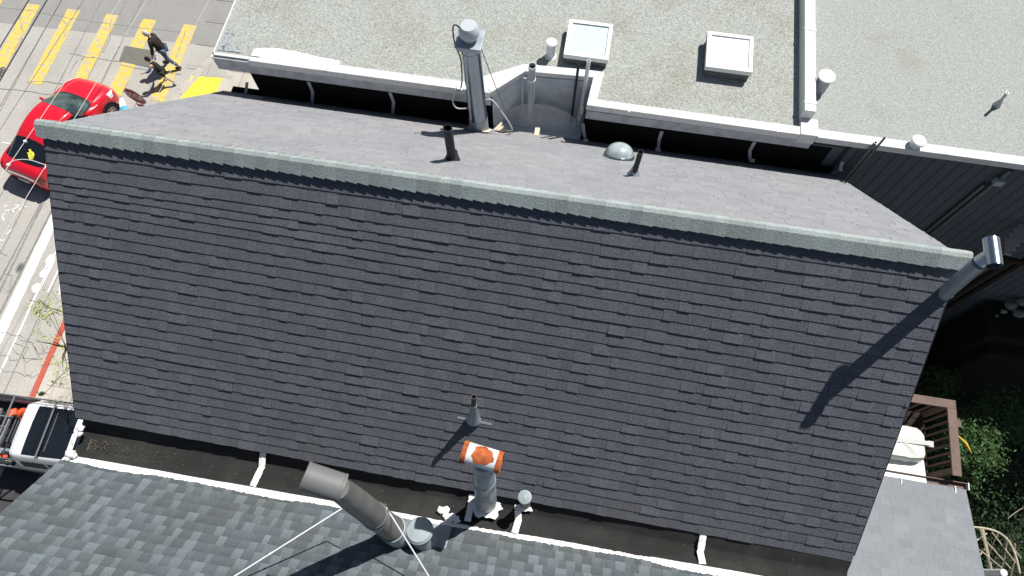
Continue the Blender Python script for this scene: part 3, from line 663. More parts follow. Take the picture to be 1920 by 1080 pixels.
for q in (((-5.62, FY - .02), (well[0][0], FY - .02), wi[0], (-5.3, FY + .14)), (well[0], well[1], wi[1], wi[0]), (well[1], well[2], wi[2], wi[1]), (well[2], well[3], wi[3], wi[2]), (well[3], (3.46, FY - .02), (3.46, FY + .14), wi[3])):
    b.prism([q[0], q[1], q[2], q[3]], HP - .13, zt + random.Random(int(q[0][0] * 10)).uniform(-.004, .004))
b.prism([(3.46, FY - .02), (3.73, FY - .02), (3.73, FY + .3), (3.46, FY + .3)], HP - .2, HP + .02); b.prism([(3.45, FY + .3), (3.63, FY + .3), (3.63, 30), (3.45, 30)], HP - .2, HP + .20)
b.build('parapet', M['parapet'], flat, bevel=.012, label='white painted parapet cap')
b = MB(); rn = random.Random(12)    # lap joints of the parapet sheet
for x in (-2.55, .75, 3.1): b = MB(); b.box((x, FY + .055, zt + .006), (.02, .17, .008)); b.build('parapet_joint', M['frame'], flat)
for y in (7.5, 9.0, 11.3): b = MB(); b.box((3.54, y, HP + .203), (.19, .05, .012)); b.build('parapet_joint', M['frame'], flat)
b = MB(); b.box(((FX0 - 5.35) / 2 + .0, FY + .05, HP - .03), (-5.35 - FX0, .05, .03)); b.box((FX0 + .01, 18.5, HP - .04), (.022, 23, .05)); b.build('edge_trim', M['parapet'], flat)
b = MB(); zz_ = HP - .044
for px, py, r in ((413, 78, .2), (420, 62, .16), (408, 92, .13), (425, 100, .14), (437, 100, .12)):
    c = W(px, py, 9.07); n = 14; pts = [(c.x + r * rn.uniform(.6, 1.2) * math.cos(2 * math.pi * k / n), c.y + r * 1.6 * rn.uniform(.6, 1.2) * math.sin(2 * math.pi * k / n)) for k in range(n)]
    pts = [(max(x, FX0 + .05), max(y, FY + .15)) for x, y in pts]; zz_ += .002; b.face([(x, y, zz_) for x, y in pts])
b.build('worn_patch', M['gravel_dark'], flat)
b = MB(); n = 40; prev = None         # white coating feathering over the gravel
for i in range(n + 1):
    x = -5.6 + 1.5 * i / n; d = .14 + .13 * math.sin(math.pi * min(1, i / n * 1.0)) ** .7 * (1 - i / n) + rn.uniform(-.012, .012)
    q = ((x, FY + .12, HP - .035), (x, FY + .12 + d, HP - .040))
    if prev: b.face([prev[0], q[0], q[1], prev[1]])
    prev = q
b.build('white_coating', M['sealant'], flat)
# fascia boards
b = MB()
b.box(((FX0 + 3.72) / 2 - .0, 0, 0), (0, 0, 0)) if False else None
def fascia(a, c, z0, z1, th=.025, o=.0):
    b.beam(Vector((a[0], a[1], (z0 + z1) / 2)), Vector((c[0], c[1], (z0 + z1) / 2)), th, z1 - z0)
fascia((FX0, FY + .0), (well[0][0] - .01, FY + .0), HP - .33, HP - .131); fascia((well[3][0] + .01, FY), (3.71, FY), HP - .33, HP - .131); fascia((FX0 + .0, FY + .03), (FX0, 30), HP - .33, HP - .07)
fascia((3.70, FY + .02), (3.70, 7.35), HP - .33, HP - .205)
fascia((FX0 + .01, FY + .001), (-5.6, FY + .001), HP - .131, HP - .055)
b.build('fascia', M['fascia'], flat)
# walls: black membrane apron under the fascia
b = MB(); zE = BZ - .10
b.box(((-5.75 + well[0][0]) / 2, FY + .09, (HP - .34 + zE) / 2), (well[0][0] + 5.75 - .02, .06, HP - .34 - zE)); b.box(((well[3][0] + 4.1) / 2, FY + .09, (HP - .34 + zE) / 2), (4.1 - well[3][0], .06, HP - .34 - zE))
b.box((-6.0, FY + .06, BZ - .02), (.55, .13, .07)); b.box((4.05, FY + .03, BZ + .02), (.5, .06, .25))
b.build('black_apron', M['black'], flat)
b = MB(); b.box(((-5.72 + 3.7) / 2, FY + 3.6 + 8, (zE - .02) / 2), (9.4, 22.8, zE - .04)); b.box(((-5.68 + wi[0][0]) / 2, FY + 1.6, HP - .62), (wi[0][0] + 5.65, 2.8, .6)); b.build('wall', M['siding'], flat)
b = MB()                          # light well lining: painted boards
inn = [(-1.49, FY + .02), (-1.01, 7.53), (.09, 7.59), (.05, FY + .03)]
for a, c in zip(inn, inn[1:]):
    n = 5; z0, z1 = zE, HP - .10; hh = (z1 - z0) / n
    for i in range(n):
        za, zb_ = z0 + i * hh, z0 + (i + 1) * hh - .008; d = Vector((c[0] - a[0], c[1] - a[1], 0)).normalized(); no = Vector((-d.y, d.x, 0))
        if i < n:
            A, C = Vector((a[0], a[1], 0)), Vector((c[0], c[1], 0)); lip = -no * .006
            b.face([A + Vector((0, 0, za)) + lip, C + Vector((0, 0, za)) + lip, C + Vector((0, 0, zb_)), A + Vector((0, 0, zb_))]); b.face([A + Vector((0, 0, zb_)), C + Vector((0, 0, zb_)), C + Vector((0, 0, zb_ + .009)) + lip, A + Vector((0, 0, zb_ + .009)) + lip])
b.build('light_well_lining', M['well'], flat, label='grey painted boards lining the light well')
b = MB(); b.prism([(-1.66, FY - .1), (-1.5, FY + .0), (-1.02, 7.55), (.10, 7.61), (.06, FY), (.14, FY - .1)], zE - .05, BZ - .06); b.build('light_well_floor', M['well'], flat)
# seam strips on the black apron
for i, (q, tanp) in enumerate((([(578, 154), (586, 172), (585, 195)], (578, 198)), ([(731, 174), (738, 192), (736, 215)], (730, 219)), ([(1241, 247), (1236, 262), (1234, 281)], (1233, 283)), ([(1415, 267), (1406, 283), (1406, 301)], (1409, 303)), ([(1580, 304), (1577, 311), (1576, 321)], None), ([(463, 155), (462, 165), (460, 176)], None), ([(1093, 232), (1095, 250), (1098, 264)], (1098, 266)))):
    mb = MB(); pts = []
    for (px, py), dy in zip(q, (.05, .03, -.02)):
        r = ray(px, py); r = r * ((FY + dy) / r.y); pts.append(Vector((r.x, r.y, r.z + CAMZ)))
    prev = None
    for a in pts:
        s_ = Vector((.027, 0, 0)); cur = (a - s_, a + s_)
        if prev: mb.face([prev[0], cur[0], cur[1], prev[1]]); dd = Vector((0, .01, 0)); mb.face([prev[0] + dd, prev[1] + dd, cur[1] + dd, cur[0] + dd])
        prev = cur
    so_ = mb.build('seam_strip', M['strip'], flat)
    if tanp:
        r = ray(*tanp); r = r * ((FY - .05) / r.y); mb = MB(); mb.box((r.x, r.y, r.z + CAMZ + .035), (.085, .07, .012)); mb.build('strip_foot', M['tape'], so_)
mb = MB(); r = ray(1007, 248); r = r * ((FY - .0) / r.y); mb.box((r.x, r.y, r.z + CAMZ + .02), (.085, .2, .012)); mb.build('strip_foot', M['tape'], flat)
# skylights
def skylight(cs, H0, glassm, lab):
    P = [W(x, y, H0) for x, y in cs]; c = sum(P, Vector()) / 4; wx = ((P[1] - P[0]).length + (P[2] - P[3]).length) / 2; wy = ((P[3] - P[0]).length + (P[2] - P[1]).length) / 2
    zt = CAMZ - H0; z0 = HP - .045
    f = MB()
    for sx, sy, lx, ly in ((0, 1, wx, .065), (0, -1, wx, .065), (1, 0, .065, wy - .13), (-1, 0, .065, wy - .13)):
        f.box((c.x + sx * (wx / 2 - .0325), c.y + sy * (wy / 2 - .0325), zt - .04), (lx, ly, .09))
    fo = f.build('skylight', M['frame'], flat, bevel=.006, label=lab)
    g = MB(); g.box((c.x, c.y, zt - .03), (wx - .125, wy - .125, .02)); g.build('pane', glassm, fo)
    k = MB(); k.box((c.x, c.y, (z0 + zt - .09) / 2), (wx - .04, wy - .04, zt - .09 - z0)); k.build('curb', M['curb'], fo)
skylight(((1068, 36), (1150, 45), (1141, 112), (1056, 103)), 8.85, M['skyglass'], 'skylight with pale aqua glass, left of the two')
skylight(((1328, 60), (1413, 67), (1411, 133), (1322, 128)), 8.84, M['skywhite'], 'skylight with bright white dome, right of the two')

# right hand flat roof and its long siding wall
flat2 = thing('flat_roof_building', 'pale gravel roofed building with dark grey siding wall, right of the divider parapet', 'building', (9, 12, 0))
b = MB(); b.prism([(3.635, FY + .31), (3.735, FY + .31), (3.735, FY + .14), (16, FY + .14), (16, 30), (3.635, 30)], HP - .25, HP - .03); b.build('gravel_roof', M['gravel_b'], flat2)
b = MB(); b.prism([(3.735, FY - .02), (16, FY - .02), (16, FY + .14), (3.735, FY + .14)], HP - .14, HP - .005); b.build('parapet', M['parapet'], flat2, bevel=.01)
b = MB(); b.box((9.9, FY + 6.12, (HP - .15) / 2), (12.3, 12.1, HP - .16)); b.build('wall', M['siding_dark'], flat2)
b = MB()
for x in [4.3 + .2 * k for k in range(40)]: b.box((x, FY + .069, (HP - .15) / 2), (.012, .006, HP - .2))
b.build('board_grooves', M['groove'], flat2)
b = MB(); b.box((4.32, FY + .05, HP - .75), (.05, .04, 1.2)); b.box((3.9, FY + .05, HP - .22), (.9, .04, .05)); b.build('corner_trim', M['pipe_black'], flat2)

# vents on the gravel
def gravel_vent(nm, label, px, py, H1, rc, rs, m, hc=.03, dome=.02, mstem=None, mi=None):
    c = W(px, py, H1); z0 = HP - .045; o = thing(nm, label, 'vent', (c.x, c.y, z0)); h = CAMZ - H1 - z0
    b = MB(); b.lathe((c.x, c.y, z0), (0, 0, 1), [(rs + .03, 0), (rs, .03), (rs, h - hc), (rs * .5, h - hc + .005)], 22); b.build('stem', mstem or m, o, smooth=True)
    b = MB(); b.lathe((c.x, c.y, z0 + h - hc), (0, 0, 1), [(rc * .92, 0), (rc, .008), (rc, hc), (rc * .85, hc + dome * .7), (rc * .4, hc + dome), (.001, hc + dome)], 26); b.build('cap', m, o, smooth=True)
gravel_vent('roof_vent', 'white capped vent on the gravel left of the aqua skylight', 1034, 79, 8.76, .095, .075, M['pvc'])
gravel_vent('roof_vent', 'off white cylindrical vent on the gravel just right of the divider parapet', 1551, 142, 8.76, .135, .11, M['pvc'], .03, .01, M['pipe_grey'])
gravel_vent('roof_vent', 'flat round white vent cap at the parapet above the dark siding wall', 1723, 264, 8.92, .115, .09, M['pvc'], .03, .03)
vent_pipe('vent_pipe', 'slim grey pipe standing alone on the right hand gravel roof', W(1868, 198, 9.06), W(1889, 174, 8.70), .022, M['galv_dull'], M['galv_dull'], .07)
# pipes in and beside the light well
def atY(px, py, y):
    r = ray(px, py); r = r * (y / r.y); return Vector((r.x, r.y, r.z + CAMZ))
p1 = atY(998, 232, 7.30); p2 = W(999, 124, 8.52); p2 = Vector((p1.x + .01, 7.36, p2.z)); 
def wellpipe(label, x, y, pxtop, r, m, H1, nm='vent_pipe'):
    t = W(*pxtop, H1); bse = Vector((t.x, t.y, zE + .02)); return vent_pipe(nm, label, bse, t, r, m, None)
q = wellpipe('fat pale pipe with dark mouth rising from the light well', 0, 0, (998, 123), .058, M['pipe_grey'], 8.62)
mbb = MB(); t = W(998, 123, 8.62); mbb.lathe((t.x, t.y, t.z - .36), (0, 0, 1), [(.058, 0), (.068, .01), (.068, .05), (.058, .06)], 18); mbb.build('coupling', M['pvc'], q, smooth=True)
mbb = MB(); mbb.lathe((t.x, t.y, t.z - .06), (0, 0, 1), [(.058, 0), (.064, .005), (.064, .06), (.052, .06)], 18); mbb.build('rim', M['pvc'], q, smooth=True)
mbb = MB(); mbb.tube([t + Vector((-.06, -.02, -.33)), t + Vector((-.13, -.02, -.29)), t + Vector((-.15, -.02, -.36)), t + Vector((-.14, -.0, -1.3))], .016, 8); mbb.build('side_tube', M['pipe_grey'], q, smooth=True)
wellpipe('slender black pipe at the back of the light well', 0, 0, (1085, 119), .022, M['pipe_black'], 8.55)
wellpipe('slender white pipe at the right corner of the light well', 0, 0, (1104, 114), .032, M['pvc'], 8.50)
b = MB(); q = atY(1088, 208, FY - .03); o = thing('gooseneck_vent', 'dark scoop vent at the right corner of the light well', 'vent', (q.x, q.y, q.z))
b.tube([q + Vector((0, .06, .05)), q, q + Vector((.0, -.05, -.1)), q + Vector((.01, -.04, -.28))], [.04, .055, .045, .025], 14); b.build('body', M['steel'], o, smooth=True)
for lab, a, c, r in (('thicker dark pipe of the pair clamped to the siding wall at its left end', (1642, 267), (1600, 322), .028), ('thinner dark pipe of the pair clamped to the siding wall at its left end', (1661, 256), (1606, 332), .019)):
    t = atY(*a, FY - .06); bt = Vector((t.x, t.y, t.z - 3)); vent_pipe('vent_pipe', lab, bt, t, r, M['pipe_grey_dark'] if 'pipe_grey_dark' in M else M['steel'], None, group='paired pipes on the siding wall')
t = atY(1846, 346, FY + .02); o = thing('downspout', 'pair of dark drainpipes running down the siding wall at right', 'drainpipe', (t.x, t.y, 0))
b = MB(); b.tube([(t.x, t.y, t.z), (t.x, t.y, .3)], .032, 10); t2 = atY(1872, 338, FY + .0); b.tube([(t2.x, t2.y, HP - .2), (t2.x, t2.y, .3)], .04, 10); b.build('pipe', M['steel'], o, smooth=True)
b = MB(); b.box((t2.x, t2.y - .03, t2.z), (.14, .1, .12)); b.build('rain_head', M['pipe_grey'], o, bevel=.008)

# clear plastic panel leaning in the light well
pl = bpy.data.materials.new('clear_plastic'); pl.use_nodes = True; pb_ = pl.node_tree.nodes['Principled BSDF']
pb_.inputs['Base Color'].default_value = (.6, .64, .66, 1); pb_.inputs['Alpha'].default_value = .22; pb_.inputs['Roughness'].default_value = .15
b = MB(); n = 12; prev = None
for i in range(n + 1):
    u = i / n; x = -1.25 + 1.2 * u; h = .28 + .22 * math.sin(math.pi * u) ** .6
    q = (Vector((x, FY + .12, zE + .02)), Vector((x - .03, FY + .12 + h * .35, zE + h + .05)))
    if prev: b.face([prev[0], q[0], q[1], prev[1]]); dd = Vector((0, .004, .002)); b.face([prev[0] + dd, prev[1] + dd, q[1] + dd, q[0] + dd])
    prev = q
tag(b.build('plastic_panel', pl, smooth=True), 'clear curved plastic panel leaning inside the light well', 'panel')

# ================================================================== RIGHT: extension roof, deck, garden
ext = thing('extension', 'low rear extension with smooth grey shingle roof and brown gutter', 'building', (6.5, 1, 0))
A, B2, C2, D2 = W(1640, 897, 13.2), W(1811, 918, 13.2), W(1848, 1092, 12.86), W(1560, 1050, 12.86)
A = Vector((4.6, B2.y + .02, B2.z)); dirv = Vector((C2.x - B2.x, C2.y - B2.y, C2.z - B2.z)); C2 = B2 + dirv * 2.5; D2 = Vector((4.6, C2.y, C2.z))
eu = (B2 - A).normalized(); ev = (D2 - A); EL_ = ev.length; ev = ev.normalized(); en = eu.cross(ev).normalized()
if en.z < 0: en = -en
WE = (B2 - A).length
def PE(x, s, h): return A + eu * x + ev * (EL_ - s) + en * h
b = MB(); b.slab([PE(0, EL_, -.004), PE(0, 0, -.004), PE(WE - .01, 0, -.004), PE(WE - .01, EL_, -.004)], .1); b.build('roof_deck', M['wood_dark'], ext)
ne = int(EL_ / .14); b = MB(); shingles(b, PE, 0, WE, [((lambda x, k=k: k * EL_ / ne), (lambda x, k=k: (k + 1) * EL_ / ne)) for k in range(ne)], .15, .3, (.003, .004), (.005, .006), .4, (.98, 1., 1.02), 31, .003)
b.build('shingles', M['sh_ext'], ext)
b = MB(); b.box(((A.x + B2.x) / 2, (A.y + C2.y) / 2 , (A.z - .15) / 2), (B2.x - A.x - .2, abs(A.y - C2.y) - .2, A.z - .15)); b.build('wall', M['stucco'], ext)
g0, g1 = A + Vector((0, .06, -.02)), B2 + Vector((.04, .06, -.02))
b = MB(); b.beam(g0 + Vector((0, .05, 0)), g1 + Vector((0, .05, 0)), .015, .1); b.beam(g0 + Vector((0, 0, -.045)), g1 + Vector((0, 0, -.045)), .1, .012); gu = b.build('gutter', M['wood'], ext)
for px in (1688, 1789): c = W(px, 901 + (px - 1688) * .17, 13.22); b = MB(); b.box((c.x, c.y + .0, g0.z + .045), (.02, .12, .006)); b.build('gutter_hanger', M['pvc'], gu)
b = MB(); b.box(g1, (.02, .13, .11)); b.build('gutter_end_cap', M['pvc'], gu)
b = MB(); c = W(1915, 1068, 13.6); 
# deck with railing
RH = 13.0; HF = CAMZ - RH - .95
c1, c2, c3 = W(1690, 748, RH), W(1783, 758, RH), W(1792, 908, RH)
c1 = Vector((4.75, c2.y, c2.z)); c3 = Vector((c2.x, g0.y + .1, c2.z))
deck = thing('deck', 'raised brown wooden deck with railing beside the right roof edge', 'deck', (6.3, 3.5, 0))
b = MB(); y = c3.y
while y < c2.y - .02: b.box(((4.7 + c2.x) / 2, y + .065, HF), (c2.x - 4.7, .125, .035)); y += .14
b.build('deck_boards', M['wood_dark'], deck)
b = MB(); b.beam(c1, c2 + Vector((.085, 0, 0)), .17, .04); b.beam(c2 + Vector((0, -.086, 0)), c3, .17, .04); b.box(c2 + Vector((.12, -.35, -.06)), (.12, .14, .1)); b.build('top_rail', M['wood'], deck, bevel=.006)
for p in (c2, c3 + Vector((0, .1, 0)), Vector((5.3, c2.y, c2.z))):
    b = MB(); b.box((p.x, p.y, (p.z - .03) / 2), (.09, .09, p.z - .05)); b.build('post', M['wood'], deck)
n = 9
for i in range(1, n):
    p = c2.lerp(c3, i / n); b = MB(); b.box((p.x, p.y, HF + .46), (.035, .035, .9)); b.build('baluster', M['wood'], deck)
for i in range(1, 14):
    p = c1.lerp(c2, i / 14); b = MB(); b.box((p.x, p.y, HF + .46), (.035, .035, .9)); b.build('baluster', M['wood'], deck)
# covered grill
gc = W(1700, 830, 13.05); gc = Vector((gc.x - .15, gc.y, HF + .02)); o = thing('covered_grill', 'barbecue grill under a puffy white vinyl cover on the deck', 'grill', gc)
b = MB(); rows = []; rn = random.Random(3)
for hz, sx, sy in ((0, .50, .33), (.4, .50, .33), (.78, .49, .33), (.9, .475, .315), (.955, .44, .285), (.97, .2, .12), (.97, .01, .01)):
    row = []
    for k in range(40):
        a = 2 * math.pi * k / 40; ca, sa = math.cos(a), math.sin(a); f = (abs(ca) ** 5 + abs(sa) ** 5) ** -.2
        fold = 1 + .045 * math.sin(k * 2.4) * (1 if hz < .9 else .3)
        row.append((gc.x + ca * sx * f * fold, gc.y + sa * sy * f * fold, gc.z + hz + .012 * math.sin(k * 1.1)))
    rows.append(row)
b.grid(rows, closed_u=True); b.build('cover', M['cover'], o, smooth=True)
b = MB(); b.beam(gc + Vector((-.5, -.02, .985)), gc + Vector((.52, .03, .975)), .08, .012); b.beam(gc + Vector((.52, .03, .98)), gc + Vector((.54, .03, .6)), .08, .012, (1, 0, 0)); b.box(gc + Vector((.56, .03, .93)), (.1, .11, .05)); b.build('strap', M['strap'], o)
tc_ = W(1694, 882, 13.3); tc_ = Vector((tc_.x - .2, tc_.y, HF + .02)); o = thing('covered_table', 'table under a plain bright white cloth at the gutter end of the deck', 'table', tc_)
b = MB(); w0, w1 = .62, .52; d0, d1 = .24, .24
rows = [[(tc_.x - w1, tc_.y - d1, tc_.z + hz), (tc_.x + w_, tc_.y - d1, tc_.z + hz), (tc_.x + w_ - .03, tc_.y + d1, tc_.z + hz), (tc_.x - w1, tc_.y + d1, tc_.z + hz)] for hz, w_ in ((0.0, .66), (.72, .58))]
b.grid(rows, closed_u=True); b.face(rows[1]); b.build('cloth', M['cover2'], o, bevel=.02)
b = MB()
for sx in (-1, 1):
    for sy in (-1, 1): b.box(tc_ + Vector((sx * .45, sy * .18, .03)), (.05, .05, .05))
b.build('leg', M['wood'], o)

# brown fence at the foot of the siding wall
fz = 0
o = thing('fence', 'dark brown board fence in shade below the siding wall', 'fence', (8, 6.2, 0))
b = MB()
for k in range(46): b.box((4.9 + k * .16, 6.25, .95), (.15, .03, 1.7 + .0 * k))
b.build('boards', M['wood_dark'], o); b = MB(); b.box((8.5, 6.28, 1.86), (7.4, .09, .04)); b.build('cap_rail', M['wood_dark'], o)
# pale stones and a terrace coloured near-black for shade, right of the fence
rn = random.Random(14)
for k, (px, py, r) in enumerate(((1896, 574, .13), (1910, 588, .13), (1882, 584, .07), (1903, 606, .10), (1917, 566, .14), (1869, 592, .04))):
    c = W(px, py, 13.62 if py < 595 else 14.0); b = MB(); rows = []
    for j in range(7):
        th = math.pi * j / 6; rows.append([(c.x + r * math.sin(th) * math.cos(a) * (1 + .15 * math.sin(3 * a + k)), c.y + r * .8 * math.sin(th) * math.sin(a) * (1 + .1 * math.cos(2 * a)), c.z + r * .55 * math.cos(th)) for a in [2 * math.pi * q / 12 for q in range(12)]])
    b.grid(rows, closed_u=True); tag(b.build('garden_stone', M['stone'], smooth=True), ['large pale stone at the far right garden edge', 'pale stone below the largest garden stone', 'small pale stone left of the larger ones', 'lowest pale stone in the garden cluster', 'topmost pale stone at the picture edge', 'tiny pale stone left of the garden cluster'][k], 'stone', 'pale stones at the garden edge')
b = MB(); b.prism([(9.3, 6.25), (14, 6.25), (14, 7.0), (9.3, 7.0)], .1, CAMZ - 13.85); b.prism([(9.55, 6.0), (14, 6.0), (14, 6.25), (9.55, 6.25)], .1, CAMZ - 14.25); b.build('upper_terrace', M['terrace_shade'], kind='structure')
# weathered stair landing at right
c = W(1900, 445, 10.75); o = thing('garden_stairs', 'weathered pink wooden stair landing at the right edge beside the siding wall', 'stairs', (c.x, c.y, c.z))
for k in range(4):
    q = W(1890 + k * 9, 462 - k * 9, 10.75); b = MB(); b.box((q.x, q.y, q.z - k * .01), (.10, .34, .03), Matrix.Rotation(R(-6), 3, 'Z')); b.build('tread', M['wood_pink'], o)
b = MB(); q0, q1 = W(1878, 484, 10.95), W(1950, 500, 10.95); b.beam(q0, q1, .06, .12); b.build('stringer', M['wood_dark'], o)
for px in (1898, 1925): q = W(px, 486, 10.9); b = MB(); b.box((q.x, q.y, q.z - 1.5), (.08, .08, 3)); b.build('post', M['wood_dark'], o)

# foliage
def leafy(mb, c, rad, n, size, rn, tl=(.6, 1.5), squash=.7, holes=0.):
    cl = [Vector((rn.gauss(0, 1), rn.gauss(0, 1), rn.gauss(0, 1))).normalized() * rn.uniform(.35, 1) for _ in range(max(5, n // 45))]
    for _ in range(n):
        k = rn.choice(cl); p = Vector((k.x * rad[0], k.y * rad[1], k.z * rad[2])) + Vector((rn.gauss(0, .16) * rad[0], rn.gauss(0, .16) * rad[1], rn.gauss(0, .16) * rad[2]))
        p += Vector(c); nrm = Vector((rn.gauss(0, .6), rn.gauss(0, .6), 1)).normalized(); x = nrm.orthogonal().normalized(); x.rotate(Matrix.Rotation(rn.random() * 6.3, 3, nrm)); y = nrm.cross(x)
        s_ = size * rn.uniform(.6, 1.4); tn = rn.uniform(*tl)
        mb.face([p - x * s_, p - y * s_ * .4 + nrm * s_ * .1, p + x * s_, p + y * s_ * .4 + nrm * s_ * .1], tn)
rn = random.Random(17)
def shrub(label, px, py, H, rad, n, size, tl=(.6, 1.5), nm='shrub', cat='shrub'):
    c = W(px, py, H); o = thing(nm, label, cat, (c.x, c.y, .1))
    mb = MB(); leafy(mb, c, rad, n, size, rn, tl); mb.build('foliage', M['leaf'], o)
    mb = MB(); 
    for k in range(4):
        a = k * 1.6 + 1; mb.tube([(c.x, c.y, .1), (c.x + .1 * math.cos(a), c.y + .1 * math.sin(a), c.z * .5), (c.x + rad[0] * .5 * math.cos(a), c.y + rad[1] * .5 * math.sin(a), c.z)], [.06, .04, .015], 6)
    mb.build('stem', M['bark'], o); return o
shrub('bright green shrub just beyond the deck railing', 1822, 838, 14.3, (.5, .8, .5), 2200, .04, (.4, 1.7))
shrub('green bush behind the upper corner of the deck railing', 1765, 722, 15.4, (.7, .4, .5), 1100, .045, (.5, 1.6))
shrub('olive green bush at the right picture edge', 1895, 790, 14.8, (.8, .7, .5), 1500, .045, (.5, 1.5))
shrub('dark leafy tree filling the lower right corner', 1890, 960, 16.5, (1.5, 2.2, .9), 4200, .05, (.25, .8), 'tree', 'tree')
shrub('low dark ivy mound in front of the brown fence', 1850, 740, 17.2, (1.4, .6, .4), 1400, .045, (.3, 1.0))
shrub('small shrub under the deck balusters', 1768, 850, 16.2, (.5, .9, .5), 1200, .045, (1.0, 2.6))
gc_ = MB()
for _ in range(6500):
    p = Vector((rn.uniform(5, 14), rn.uniform(-3, 6.1), .15 + rn.random() * .25)); nrm = Vector((rn.gauss(0, .6), rn.gauss(0, .6), 1)).normalized(); x = nrm.orthogonal().normalized(); x.rotate(Matrix.Rotation(rn.random() * 6.3, 3, nrm)); y = nrm.cross(x); s_ = rn.uniform(.05, .1)
    gc_.face([p - x * s_, p - y * s_ * .5, p + x * s_, p + y * s_ * .5], rn.uniform(.2, .8))
tag(gc_.build('ground_cover', M['leaf']), 'dark leafy ground cover across the shaded backyard', kind='stuff')
for lab, q, h in (('long golden frond above the green shrub', [(1791, 812), (1808, 832), (1822, 850)], 13.6), ('short golden frond in the dark tree', [(1862, 857), (1866, 870), (1871, 880)], 15.4)):
    P = [W(x, y, h) for x, y in q]; b = MB(); b.tube([P[0], P[1] + Vector((0, 0, .05)), P[2]], [.008, .028, .006], 6); tag(b.build('palm_frond', M['leaf_gold'], smooth=True), lab, 'frond')
b = MB()
for q in ([(1788, 852), (1805, 853), (1822, 860)], [(1790, 860), (1805, 868), (1815, 876)], [(1890, 972), (1902, 962), (1918, 952)]):
    P = [W(x, y, 15.2) for x, y in q]; b.tube(P, .007, 5)
tag(b.build('dry_stems', M['cane']), 'thin dry stems lying over the garden foliage', kind='stuff')
# arched lattice trellis
o = thing('trellis', 'arched lattice trellis in the lower right corner', 'trellis', W(1860, 1070, 16.2))
HT = 14.6
def arc(px0, py0, px1, py1, bul, n=12, h0=HT, h1=HT):
    out = []
    for i in range(n + 1):
        u = i / n; out.append(W(px0 + (px1 - px0) * u + bul[0] * math.sin(math.pi * u), py0 + (py1 - py0) * u + bul[1] * math.sin(math.pi * u), h0 + (h1 - h0) * u))
    return out
b = MB(); b.tube(arc(1822, 988, 1912, 1075, (18, -24)), .022, 8); b.build('arch_rim', M['cane'], o, smooth=True)
b = MB()
for q in ((1838, 993, 1858, 1076, (2, 0)), (1872, 1000, 1852, 1046, (-3, 4)), (1888, 1008, 1874, 1076, (3, 2)), (1903, 1020, 1895, 1080, (3, 0)), (1830, 1014, 1850, 1000, (0, 0)), (1836, 1042, 1846, 1030, (0, 0))): b.tube(arc(*q[:4], q[4], h1=15.2), .015, 6)
for q in ((1860, 998, 1905, 1056, (0, 0)), (1843, 1008, 1895, 1066, (0, 0)), (1836, 1030, 1880, 1066, (0, 0)), (1880, 1003, 1914, 1046, (0, 0))): b.tube(arc(*q[:4], q[4], h1=14.9), .012, 6)
b.build('lattice', M['cane'], o, smooth=True)
b = MB(); q0 = W(1842, 992, HT); b.beam(q0, W(1860, 1078, 15.3), .06, .03); b.build('post', M['cane'], o)
c = W(1882, 1074, 14.0); b = MB(); b.lathe((c.x, c.y, .1), (0, 0, 1), [(.07, 0), (.07, c.z - .1), (.065, c.z - .09), (.001, c.z - .09)], 16); tag(b.build('white_post', M['pvc'], smooth=True), 'white capped post beside the arched trellis', 'post')

# ================================================================== STREET THINGS
# --- street tree, mostly hidden by the roof
tx = Vector((-12.0, 3.1, .1)); o = thing('tree', 'young street tree reaching out past the left roof edge', 'tree', tx)
b = MB(); rn = random.Random(23); crown = Vector((-12.3, 3.4, 3.0)); b.tube([tx, tx + Vector((0, .05, 1.4)), crown], [.08, .065, .05], 8); b.build('trunk', M['bark'], o, smooth=True)
b = MB(); lf = MB()
def branch(q, h, r, leaves, off=.14):
    P = [crown] + [W(x, y, hh) for (x, y), hh in zip(q, h)]; b.tube(P, [r] + [r * .7] * (len(P) - 2) + [r * .3], 6)
    for a, c in zip(P[1:], P[2:]):
        for _ in range(leaves):
            p = a.lerp(c, rn.random()) + Vector((rn.gauss(0, off), rn.gauss(0, off), rn.gauss(0, .08))); x = Vector((rn.gauss(0, 1), rn.gauss(0, 1), .3)).normalized() * .03; y = Vector((-x.y, x.x, .01)) * .6
            lf.face([p - x, p - y, p + x, p + y], rn.uniform(.7, 1.3))
branch([(140, 592), (112, 583), (92, 577), (78, 566), (73, 560)], (16.2, 16.0, 15.9, 15.9, 15.9), .022, 26)
branch([(130, 575), (108, 562), (96, 545)], (16.2, 16.1, 16.0), .008, 12, .1)
branch([(96, 578), (88, 592), (86, 602)], (15.9, 16.1, 16.2), .007, 34, .07)
branch([(80, 568), (70, 582), (66, 594)], (15.9, 16.0, 16.1), .007, 22, .07)
branch([(80, 568), (62, 574), (48, 580)], (15.9, 16.0, 16.0), .007, 14, .07)
branch([(136, 684), (110, 708), (84, 738)], (16.6, 16.9, 17.2), .014, 3, .1)
branch([(134, 672), (108, 680), (74, 686)], (16.6, 16.8, 17.0), .009, 4, .1)
branch([(136, 700), (118, 708), (102, 714)], (16.6, 16.8, 17.0), .008, 3, .1)
for _ in range(10):
    e = crown + Vector((rn.uniform(.2, 1.4), rn.uniform(-1, 1.2), rn.uniform(.4, 1.6))); b.tube([crown, crown.lerp(e, .5) + Vector((0, 0, .1)), e], [.025, .015, .005], 5)
    leafy(lf, e, (.3, .3, .25), 40, .03, rn, (.7, 1.3))
b.build('branches', M['bark'], o); lf.build('crown', M['leaf_y'], o)
